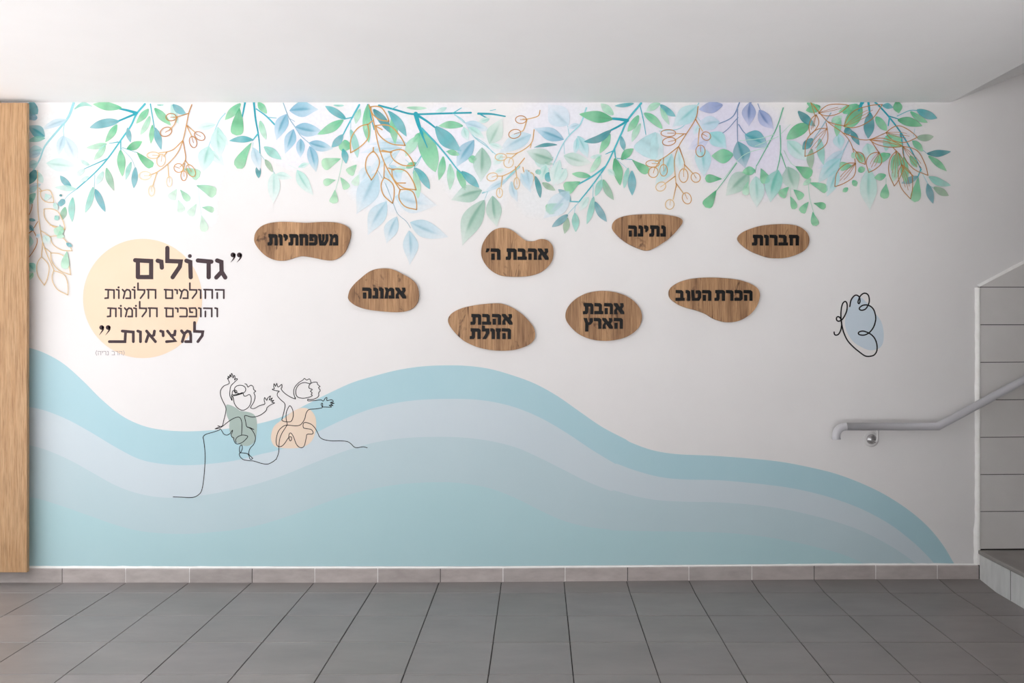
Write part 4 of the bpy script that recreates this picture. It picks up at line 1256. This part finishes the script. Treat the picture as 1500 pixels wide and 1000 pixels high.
def word(name, ox, oy, s, w, letters, mat, label=None):
    """letters: list of lists of strokes; a stroke is a list of points, a dot is (x, y, r)"""
    first = letters[0][0]
    first = (first[1], first[2]) if first[0] == 'q' else first[0]
    wd = empty(name, W(ox + first[0] / s, oy + first[1] / s, TY), quote)
    if label: wd['label'] = label
    for strokes in letters:
        mb = MB()
        for si, st in enumerate(strokes):
            ty_ = TY0 - 0.00003 * si
            if isinstance(st, tuple):
                disc(mb, ox + st[0] / s, oy + st[1] / s, st[2] / s, st[2] / s, ty_, 20)
            elif len(st) > 0 and st[0] == 'q':
                _, cx, cy, r, tx, ty = st
                disc(mb, ox + cx / s, oy + cy / s, r / s, r / s, ty_, 24)
                tail = spline([(cx + r * .55, cy - r * .1), (cx + r * .55, cy + r * .9), (cx - r * .1, cy + r * 2.0), (tx, ty)], n=6)
                ribbon(mb, zp(ox, oy, s, tail), r * 1.1 / s, ty_, w2=2 / s)
            else:
                ribbon(mb, zp(ox, oy, s, st), w / s, ty_)
        mk('letter', mb.v, mb.f, mat, wd)


def ltr(c, x0, x1, t=467, b=537):
    """thin print letters fitted between x0..x1 (stroke centre lines)"""
    h, w = b - t, x1 - x0
    if c == 'tav': return [[(x0 + .05 * w, t), (x1, t + .05 * h), (x1, b)], [(x0 + .36 * w, t + .04 * h), (x0 + .34 * w, b - .03 * h), (x0, b)]]
    if c == 'vav': return [[(x0, t), (x1, t + .06 * h), (x1, b)]]
    if c == 'vavd': return [[(x0, t), (x1, t + .06 * h), (x1, b)], (x1 - 2, t - .26 * h, .125 * h)]
    if c == 'mem': return [[(x0, t), (x0 + .3 * w, t + .3 * h), (x0 + .12 * w, b)], [(x0 + .27 * w, t + .24 * h), (x0 + .55 * w, t), (x0 + .85 * w, t + .05 * h), (x1, t + .25 * h), (x1, b), (x0 + .45 * w, b)]]
    if c == 'lamed': return [[(x0, t - .75 * h), (x0, t + .02 * h), (x1, t + .04 * h), (x1 - .03 * w, t + .38 * h), (x0 + .38 * w, b)]]
    if c == 'het': return [[(x0, t), (x1, t + .03 * h), (x1, b)], [(x0 + .16 * w, t + .03 * h), (x0 + .16 * w, b)]]
    if c == 'he': return [[(x0, t + .02 * h), (x1, t + .04 * h), (x1, b)], [(x0 + .2 * w, t + .38 * h), (x0 + .2 * w, b)]]
    if c == 'memf': return [[(x0, t), (x1, t + .05 * h), (x1, b), (x0 + .18 * w, b)], [(x0 + .18 * w, b), (x0 + .18 * w, t + .04 * h)]]
    if c == 'yod': return [[(x0, t), (x1, t + .06 * h), (x1, t + .45 * h)]]
    if c == 'kaf': return [[(x0, t), (x1 - .12 * w, t + .03 * h), (x1, t + .2 * h), (x1, b - .05 * h), (x1 - .05 * w, b), (x0, b)]]
    if c == 'pe': return [[(x0 + .45 * w, t + .5 * h), (x0 + .12 * w, t + .48 * h), (x0 + .05 * w, t + .02 * h), (x1 - .15 * w, t), (x1, t + .2 * h), (x1, b), (x0, b)]]
    if c == 'resh': return [[(x0, t), (x1 - .1 * w, t + .03 * h), (x1, t + .2 * h), (x1, b)]]
    if c == 'bet': return [[(x0, t), (x1 - .25 * w, t + .03 * h), (x1 - .15 * w, t + .2 * h), (x1 - .15 * w, b)], [(x0, b), (x1, b)]]
    if c == 'nun': return [[(x0 + .2 * w, t), (x1, t + .06 * h), (x1, b), (x0, b)]]
    if c == 'par': return [[(x0, t - .1 * h), (x1, t + .5 * h), (x0, b + .1 * h)]]


Q = (100, 340, 5.5556)
word('quotation_word', *Q, 35, [
    [[(545, 228), (675, 235), (675, 365), (567, 365)], [(567, 365), (567, 237)]],
    [[(728, 232), (758, 240), (762, 288)]],
    [[(807, 128), (807, 234), (915, 238), (908, 280), (850, 366)]],
    [[(962, 232), (993, 242), (997, 366)], (990, 194, 16)],
    [[(1055, 230), (1165, 240)], [(1143, 240), (1143, 366)]],
    [[(1212, 230), (1246, 242), (1248, 322), (1205, 368)], [(1248, 322), (1278, 368)]],
    [['q', 1341, 185, 20, 1322, 245]], [['q', 1393, 185, 20, 1372, 245]]], M_text, 'large bold first word of the quotation')
word('quotation_line', *Q, 14, [ltr('tav', 300, 373), ltr('vavd', 393, 412), ltr('mem', 442, 506), ltr('vavd', 522, 541), ltr('lamed', 568, 622), ltr('het', 642, 711),
                               ltr('memf', 783, 848), ltr('yod', 868, 887), ltr('mem', 905, 973), ltr('lamed', 990, 1045), ltr('vav', 1062, 1078), ltr('het', 1105, 1172),
                               ltr('he', 1199, 1266)], M_text, 'upper thin line of the quotation')
k = dict(t=617, b=686)
word('quotation_line', *Q, 14, [ltr('tav', 320, 388, **k), ltr('vavd', 411, 430, **k), ltr('mem', 460, 521, **k), ltr('vavd', 534, 553, **k), ltr('lamed', 582, 636, **k), ltr('het', 654, 722, **k),
                               ltr('memf', 787, 852, **k), ltr('yod', 873, 892, **k), ltr('kaf', 910, 966, **k), ltr('pe', 985, 1043, **k), ltr('vav', 1062, 1079, **k), ltr('he', 1103, 1168, **k),
                               ltr('vav', 1195, 1213, **k)], M_text, 'lower thin line of the quotation')
word('quotation_word', *Q, 23, [
    [['q', 272, 775, 19, 252, 838]], [['q', 325, 775, 19, 303, 838]],
    [[(440, 804), (530, 812), (530, 890)], [(467, 808), (462, 890), (335, 890)]],
    [[(566, 804), (588, 812), (588, 890)]],
    [[(638, 804), (710, 890)], [(702, 804), (697, 836), (676, 850)], [(656, 826), (634, 890)]],
    [[(752, 804), (771, 810), (773, 842)]],
    [[(808, 804), (872, 884), (800, 890)], [(870, 804), (866, 834), (838, 842)]],
    [[(922, 802), (946, 830), (928, 890)], [(944, 826), (970, 804), (990, 810), (997, 835), (997, 890), (955, 890)]],
    [[(1028, 735), (1028, 806), (1095, 810), (1090, 842), (1055, 890)]]], M_text, 'bold last word of the quotation with a long foot stroke')
k = dict(t=243, b=297)
q5 = [[[(418, 232), (402, 268), (418, 304)]], ltr('he', 432, 478, **k), ltr('yod', 492, 503, **k), ltr('resh', 515, 552, **k), ltr('nun', 566, 588, **k),
      ltr('bet', 640, 682, **k), ltr('resh', 695, 728, **k), ltr('he', 742, 788, **k), [[(808, 232), (824, 268), (808, 304)]]]
word('quotation_source', 100, 490, 10, 7.5, q5, M_faint, 'tiny pale source line in brackets under the quotation')

# ---------------------------------------------------------------- line drawing of two children
draw = tag(empty('line_drawing', W(360, 690, 0)), 'thin line drawing of two children sitting with raised arms on the wave', 'wall drawing')
A = (240, 520, 4.545)
B = (380, 520, 4.545)


def blob(name, ref, pts, mat, parent, y, label=None):
    p = zp(*ref, spline(pts, closed=True, n=5))
    mb = MB()
    mb.add([W(x_, y_, y) for x_, y_ in p], [tuple(range(len(p)))])
    o = mk(name, mb.v, mb.f, mat, parent)
    if label: o['label'] = label


M_gg = plain('grey_green_print', hexc('a6b7b0'), 0.6, 0.2)
M_pe = plain('peach_print', hexc('e6d2be'), 0.6, 0.2)
M_pb = plain('pale_blue_print', hexc('c9d6e0'), 0.6, 0.2)
blob('colour_patch', A, [(415, 335), (440, 332), (480, 350), (510, 370), (560, 378), (600, 395), (618, 430), (620, 500), (610, 560), (590, 590), (550, 605), (500, 590), (460, 560), (440, 510), (435, 470), (438, 445), (420, 400)],
     M_gg, draw, -.0008, 'grey-green patch behind the left child')
blob('colour_patch', B, [(240, 365), (290, 350), (340, 365), (372, 410), (378, 470), (365, 540), (330, 590), (270, 615), (190, 620), (110, 610), (80, 570), (80, 520), (100, 470), (150, 430), (200, 390)],
     M_pe, draw, -.0008, 'peach patch behind the right child')


def lines(name, ref, paths, w, parent, y, label):
    mb = MB()
    for p in paths:
        ribbon(mb, spline(zp(*ref, p), n=5), w, y)
    mk(name, mb.v, mb.f, M_ink, parent)['label'] = label


ell = [(508 + 38 * math.cos(a), 228 - 28 * math.sin(a)) for a in [2 * PI * k / 12 for k in range(13)]]
lines('child_outline', A, [
    [(62, 943), (120, 945), (190, 947), (230, 930), (252, 900), (265, 830), (274, 720), (274, 640), (266, 570), (262, 545), (280, 527), (330, 512), (365, 500), (378, 492), (390, 510), (400, 525), (420, 532), (440, 522), (452, 505), (458, 500), (455, 515), (448, 530), (455, 545), (465, 550), (468, 570), (480, 588), (500, 590), (530, 575), (558, 545), (550, 535), (520, 532), (490, 545), (478, 565), (482, 582)],
    [(452, 300), (440, 270), (440, 240), (447, 205), (470, 180), (490, 160), (480, 157), (471, 165), (474, 145), (468, 135), (461, 152), (457, 130), (450, 122), (448, 145), (440, 130), (438, 150), (428, 140), (430, 157), (424, 154), (436, 180), (430, 192), (400, 205), (380, 230), (377, 260), (390, 300), (412, 345), (412, 380), (400, 430), (388, 472), (360, 470), (372, 476), (342, 490), (365, 487), (390, 474), (440, 435), (480, 415), (505, 415), (518, 440), (520, 480), (518, 530)],
    [(455, 300), (452, 265), (470, 264), (500, 258), (525, 250), (533, 270), (548, 272), (570, 262), (582, 285), (578, 320), (560, 350), (525, 367), (490, 350), (470, 320), (463, 285), (458, 272), (480, 268), (520, 256)],
    ell, [(455, 262), (458, 240), (475, 232), (487, 243), (478, 253), (468, 240)],
    [(540, 190), (552, 195), (560, 212), (580, 200), (595, 210), (598, 228), (612, 240), (600, 250), (608, 275), (600, 310), (585, 335), (578, 350), (600, 355), (640, 335), (672, 325), (668, 300), (672, 282), (685, 300), (692, 285), (710, 272), (702, 298), (722, 285), (713, 305), (732, 300), (720, 314), (737, 318), (712, 330), (688, 348), (680, 370), (640, 400), (590, 412), (540, 402), (545, 440), (552, 475), (575, 483), (600, 495), (555, 477), (585, 495), (610, 545), (600, 590), (575, 620), (565, 655), (580, 675), (592, 688), (575, 692), (568, 672), (555, 655), (510, 648), (504, 635), (506, 610), (518, 598), (523, 620), (512, 648), (503, 656), (508, 675), (530, 695), (570, 702), (600, 705), (650, 720), (690, 725), (725, 710), (750, 690)],
], 1.05, draw, -.0012, 'left child in thin black line with one arm up')
lines('child_outline', B, [
    [(112, 694), (128, 650), (130, 610), (135, 560), (150, 520), (175, 480), (185, 460), (178, 420), (180, 380), (195, 345), (207, 338), (222, 365), (226, 400), (218, 430), (205, 443), (175, 443), (152, 435), (152, 420), (165, 370), (170, 325), (140, 295), (120, 270), (122, 250), (132, 240), (105, 235), (86, 228), (100, 222), (95, 210), (98, 190), (108, 207), (115, 188), (125, 212), (148, 195), (150, 215), (145, 225), (165, 250), (200, 275), (235, 290), (240, 282)],
    [(322, 293), (325, 304), (370, 302), (410, 298), (425, 305), (440, 285), (450, 283), (450, 302), (480, 297), (492, 309), (472, 315), (498, 320), (475, 325), (490, 335), (465, 333), (480, 345), (440, 345), (418, 343), (412, 325), (420, 320), (420, 345), (410, 352), (370, 358), (330, 362), (312, 385), (303, 420), (290, 445), (270, 465), (240, 470), (180, 466), (150, 480), (125, 510), (112, 560), (115, 595), (130, 608), (150, 605), (170, 585), (195, 548), (213, 545), (214, 562), (205, 570), (196, 548), (200, 522), (212, 520), (228, 545), (245, 590), (265, 612), (285, 615), (300, 600), (312, 550), (318, 527), (350, 525), (358, 515), (345, 495), (310, 488), (293, 482), (293, 455), (310, 448), (345, 460), (370, 485), (390, 520), (402, 545), (430, 562), (480, 570), (540, 570), (585, 575), (610, 590), (630, 610), (650, 616), (690, 610), (718, 616)],
    [(240, 292), (228, 250), (235, 215), (260, 185), (290, 165), (300, 155), (315, 165), (333, 158), (342, 175), (338, 190), (300, 182), (265, 195), (245, 225), (243, 255), (255, 278), (290, 287), (330, 280), (352, 270), (345, 262), (351, 250), (340, 240), (352, 228), (330, 218), (335, 195), (355, 182), (382, 180), (388, 195), (403, 208), (394, 216), (405, 235), (395, 250), (395, 270), (380, 285), (350, 295), (322, 293)],
], 1.05, draw, -.0012, 'right child in thin black line with both arms out')

# ---------------------------------------------------------------- butterfly
bf = tag(empty('butterfly_drawing', W(1262, 475, 0)), 'curly black line butterfly over a pale blue patch, above the handrail end', 'wall drawing')
C = (1190, 400, 6.667)
blob('colour_patch', C, [(368, 300), (390, 245), (425, 225), (480, 240), (540, 300), (620, 400), (670, 470), (693, 560), (695, 640), (680, 700), (640, 738), (560, 752), (480, 722), (400, 670), (340, 580), (318, 490), (330, 400)], M_pb, bf, -.0008)
lines('butterfly_outline', C, [[(212, 575), (215, 595), (230, 605), (255, 595), (275, 560), (285, 510), (283, 470), (270, 435), (250, 424), (236, 435), (236, 455), (250, 468), (275, 463), (300, 440), (325, 395), (338, 350), (338, 300), (322, 276), (300, 290), (285, 330), (278, 400), (282, 470), (290, 520), (310, 590), (345, 660), (400, 720), (460, 770), (510, 805), (550, 812), (600, 800), (628, 760), (630, 700), (610, 640), (575, 600), (530, 575), (490, 565), (455, 575), (450, 592), (470, 603), (510, 603), (555, 580), (595, 530), (615, 470), (617, 420), (600, 360), (570, 325), (530, 310), (490, 315), (462, 335), (460, 352), (480, 362), (515, 352), (540, 320), (555, 275), (550, 225), (530, 200), (500, 197), (470, 220), (452, 255), (445, 285), (455, 297), (465, 275), (460, 240), (445, 220), (420, 215), (395, 235), (375, 270), (365, 325)]],
      2.0, bf, -.0012, 'looping black outline')

# ---------------------------------------------------------------- wooden plaques
GL = {
    'he': (84, [[(2, 0), (68, 2), (84, 16), (84, 100), (54, 100), (54, 33), (0, 30)], [(6, 45), (36, 45), (36, 100), (6, 100)]]),
    'het': (88, [[(0, 0), (72, 2), (88, 15), (88, 100), (58, 100), (58, 33), (36, 33), (36, 100), (6, 100), (6, 32), (0, 28)]]),
    'vav': (42, [[(0, 0), (26, 2), (42, 15), (42, 100), (12, 100), (12, 33), (0, 29)]]),
    'zayin': (46, [[(0, 0), (46, 2), (46, 30), (38, 36), (38, 100), (8, 100), (8, 34), (0, 29)]]),
    'yod': (42, [[(0, 0), (26, 2), (42, 15), (42, 42), (26, 60), (12, 60), (12, 33), (0, 29)]]),
    'resh': (70, [[(0, 0), (54, 2), (70, 16), (70, 100), (40, 100), (40, 33), (0, 29)]]),
    'bet': (84, [[(2, 0), (56, 2), (72, 16), (72, 71), (84, 72), (84, 100), (0, 100), (0, 71), (42, 71), (42, 33), (2, 29)]]),
    'kaf': (76, [[(2, 0), (58, 2), (76, 18), (76, 84), (60, 100), (0, 100), (0, 71), (46, 71), (46, 33), (2, 29)]]),
    'nun': (52, [[(8, 0), (34, 2), (52, 16), (52, 100), (0, 100), (0, 71), (22, 71), (22, 33), (8, 29)]]),
    'tav': (98, [[(8, 0), (82, 2), (98, 16), (98, 100), (68, 100), (68, 33), (48, 33), (48, 84), (38, 100), (0, 100), (0, 73), (18, 70), (18, 33), (8, 29)]]),
    'lamed': (72, [[(4, -26), (32, -22), (32, 2), (72, 2), (72, 42), (42, 100), (8, 100), (38, 46), (38, 31), (4, 31)]]),
    'mem': (90, [[(0, 0), (28, 2), (36, 14), (48, 2), (72, 2), (88, 18), (90, 100), (38, 100), (38, 71), (60, 71), (58, 33), (46, 33), (38, 44), (32, 100), (0, 100), (10, 46), (14, 34)]]),
    'pe': (82, [[(4, 0), (64, 2), (82, 18), (82, 84), (66, 100), (0, 100), (0, 72), (52, 72), (52, 32), (34, 32), (34, 42), (44, 44), (44, 62), (4, 62)]]),
    'shin': (100, [[(0, 0), (29, 2), (33, 58), (40, 56), (38, 2), (64, 2), (62, 44), (52, 70), (60, 70), (72, 50), (72, 2), (100, 2), (100, 58), (74, 100), (12, 100)]]),
    'tet': (92, [[(0, 0), (29, 2), (34, 72), (56, 72), (62, 60), (62, 34), (46, 36), (40, 24), (42, 4), (76, 2), (92, 18), (92, 70), (74, 100), (8, 100)]]),
    'alef': (98, [[(0, 0), (34, 2), (56, 34), (64, 26), (58, 2), (90, 2), (94, 30), (78, 52), (98, 80), (98, 100), (66, 100), (36, 58), (30, 72), (36, 100), (2, 100), (4, 66), (20, 42), (0, 18)]]),
    'tsadif': (88, [[(0, 0), (34, 2), (44, 40), (56, 38), (58, 2), (88, 2), (88, 36), (66, 62), (48, 66), (46, 124), (16, 124), (16, 48)]]),
    'geresh': (34, [[(8, 0), (34, 2), (30, 20), (14, 36), (0, 34)]]),
}
BY0, BY1, LY1 = -0.0022, -0.018, -0.0215


def plaque(label, ref, outline, words, seed):
    M = wood('oak_plaque_%d' % seed, hexc('bf9770'), hexc('977250'), hexc('4e3423'), 1.5, True, 0.5, seed * 3.71)
    e = spline(outline, closed=True, n=4)
    pts = zp(*ref, e)
    cx = sum(p[0] for p in pts) / len(pts)
    cy = sum(p[1] for p in pts) / len(pts)
    c = W(cx, cy, BY1)
    p = tag(empty('wooden_plaque', (c.x, BY0, c.z)), label, 'sign', 'wooden word plaques on the wall')
    v, f = extrude_px(pts, BY0, BY1, BY1)
    o = bevel(mk('board', v, f, M, p), 0.0012, 2, 50)
    for letters, xa, xb, ya_, yb_ in words:
        xa, xb, ya_, yb_ = xa - .5, xb + .5, ya_ - .5, yb_ + .5
        tot = sum(GL[l][0] for l in letters) + 7 * (len(letters) - 1)
        sx, sy = (xb - xa) / tot, (yb_ - ya_) / 100
        x = xa
        for l in letters:
            w_, polys = GL[l]
            mb = MB()
            for pl in polys:
                q = [(x + a * sx, ya_ + b * sy) for a, b in pl]
                mb.add(*extrude_px(q, BY1 + .0002, LY1, LY1))
            bevel(mk('letter', mb.v, mb.f, M_black, p), 0.0009, 2, 20)
            x += (w_ + 7) * sx


plaque('leftmost wooden plaque, long with a dip in its lower edge, one long word', (360, 310, 8.824),
       [(107, 350), (125, 270), (190, 195), (290, 150), (420, 132), (560, 132), (700, 140), (800, 143), (920, 135), (1050, 132), (1180, 142), (1290, 178), (1350, 235), (1355, 310), (1330, 410), (1280, 520), (1200, 595), (1110, 628), (1010, 622), (900, 600), (800, 582), (720, 575), (650, 588), (570, 615), (480, 632), (380, 625), (290, 590), (210, 530), (150, 460), (115, 400)],
       [(['tav', 'vav', 'yod', 'tav', 'het', 'pe', 'shin', 'mem'], 392.3, 495, 343, 359)], 1)
plaque('hump-backed wooden plaque with one word, below the long leftmost plaque', (495, 380, 10.714),
       [(158, 580), (185, 480), (260, 380), (360, 290), (460, 210), (560, 160), (680, 140), (800, 142), (900, 170), (1000, 220), (1100, 275), (1190, 340), (1245, 420), (1268, 510), (1268, 600), (1240, 690), (1180, 760), (1090, 805), (970, 825), (840, 825), (700, 815), (560, 800), (420, 775), (290, 730), (200, 670), (165, 625)],
       [(['he', 'nun', 'vav', 'mem', 'alef'], 531, 594.4, 421.3, 436.7)], 2)
plaque('kidney-shaped wooden plaque with a notch in its upper right edge', (690, 320, 10),
       [(148, 490), (160, 400), (200, 310), (260, 230), (330, 170), (410, 140), (490, 138), (570, 158), (650, 205), (720, 265), (790, 315), (860, 335), (930, 328), (990, 305), (1060, 300), (1130, 325), (1180, 375), (1205, 440), (1205, 540), (1180, 630), (1120, 710), (1040, 775), (940, 820), (820, 845), (690, 852), (560, 850), (430, 832), (330, 785), (250, 720), (190, 640), (155, 560)],
       [(['geresh', 'he'], 711.8, 732.6, 364, 380), (['tav', 'bet', 'he', 'alef'], 741.3, 803.4, 364, 380)], 3)
plaque('lowest wooden plaque, slanting pebble with two lines, just above the wave crest', (640, 430, 9.375),
       [(152, 360), (175, 300), (240, 245), (340, 200), (460, 170), (600, 148), (740, 135), (860, 133), (950, 155), (1060, 205), (1170, 280), (1260, 370), (1325, 460), (1350, 550), (1335, 630), (1280, 690), (1190, 735), (1080, 768), (960, 782), (830, 782), (700, 768), (570, 738), (450, 690), (360, 640), (280, 570), (210, 490), (165, 420)],
       [(['tav', 'bet', 'he', 'alef'], 689.6, 750.4, 460, 475), (['tav', 'lamed', 'vav', 'zayin', 'he'], 688.5, 748, 481, 496)], 4)
plaque('regular oval wooden plaque with two lines of letters', (815, 415, 10.53),
       [(140, 490), (160, 400), (220, 310), (310, 230), (420, 170), (550, 130), (700, 115), (850, 125), (980, 155), (1100, 205), (1200, 275), (1280, 370), (1320, 480), (1315, 580), (1270, 680), (1190, 760), (1080, 825), (950, 865), (800, 885), (640, 880), (500, 850), (370, 795), (270, 720), (190, 630), (150, 560)],
       [(['tav', 'bet', 'he', 'alef'], 854.4, 914, 444, 459.6), (['tsadif', 'resh', 'alef', 'he'], 855, 912, 465.8, 481)], 5)
plaque('topmost wooden plaque, guitar-pick shape pointing down with one word', (885, 300, 11.54),
       [(132, 370), (150, 300), (210, 240), (320, 195), (460, 170), (620, 160), (800, 155), (960, 160), (1100, 175), (1230, 200), (1310, 240), (1328, 280), (1310, 330), (1250, 410), (1170, 500), (1070, 590), (960, 665), (860, 725), (770, 765), (690, 770), (600, 745), (480, 695), (370, 635), (270, 560), (190, 480), (145, 420)],
       [(['he', 'nun', 'yod', 'tav', 'nun'], 920.5, 975, 330.3, 346)], 6)
plaque('wide wooden plaque bulging at lower right, two words on one line', (970, 395, 9.677),
       [(92, 330), (110, 270), (170, 215), (270, 165), (400, 130), (560, 113), (720, 110), (880, 118), (1030, 133), (1160, 162), (1270, 205), (1350, 260), (1385, 330), (1380, 410), (1350, 500), (1290, 590), (1210, 660), (1110, 715), (1000, 742), (890, 742), (790, 718), (710, 685), (630, 635), (540, 595), (440, 565), (330, 535), (230, 495), (150, 440), (105, 390)],
       [(['bet', 'vav', 'tet', 'he'], 990, 1041.6, 425, 440), (['tav', 'resh', 'kaf', 'he'], 1047, 1102, 425, 440)], 7)
plaque('rightmost wooden plaque, egg shape narrowing to the left, nearest the stair', (1070, 315, 11.54),
       [(120, 395), (150, 335), (230, 275), (350, 225), (490, 185), (650, 162), (820, 152), (980, 155), (1110, 175), (1220, 225), (1300, 300), (1335, 390), (1325, 490), (1280, 570), (1190, 635), (1060, 690), (920, 722), (780, 728), (650, 718), (520, 680), (390, 630), (280, 570), (190, 500), (140, 445)],
       [(['tav', 'vav', 'resh', 'bet', 'het'], 1102, 1170, 344, 359)], 8)
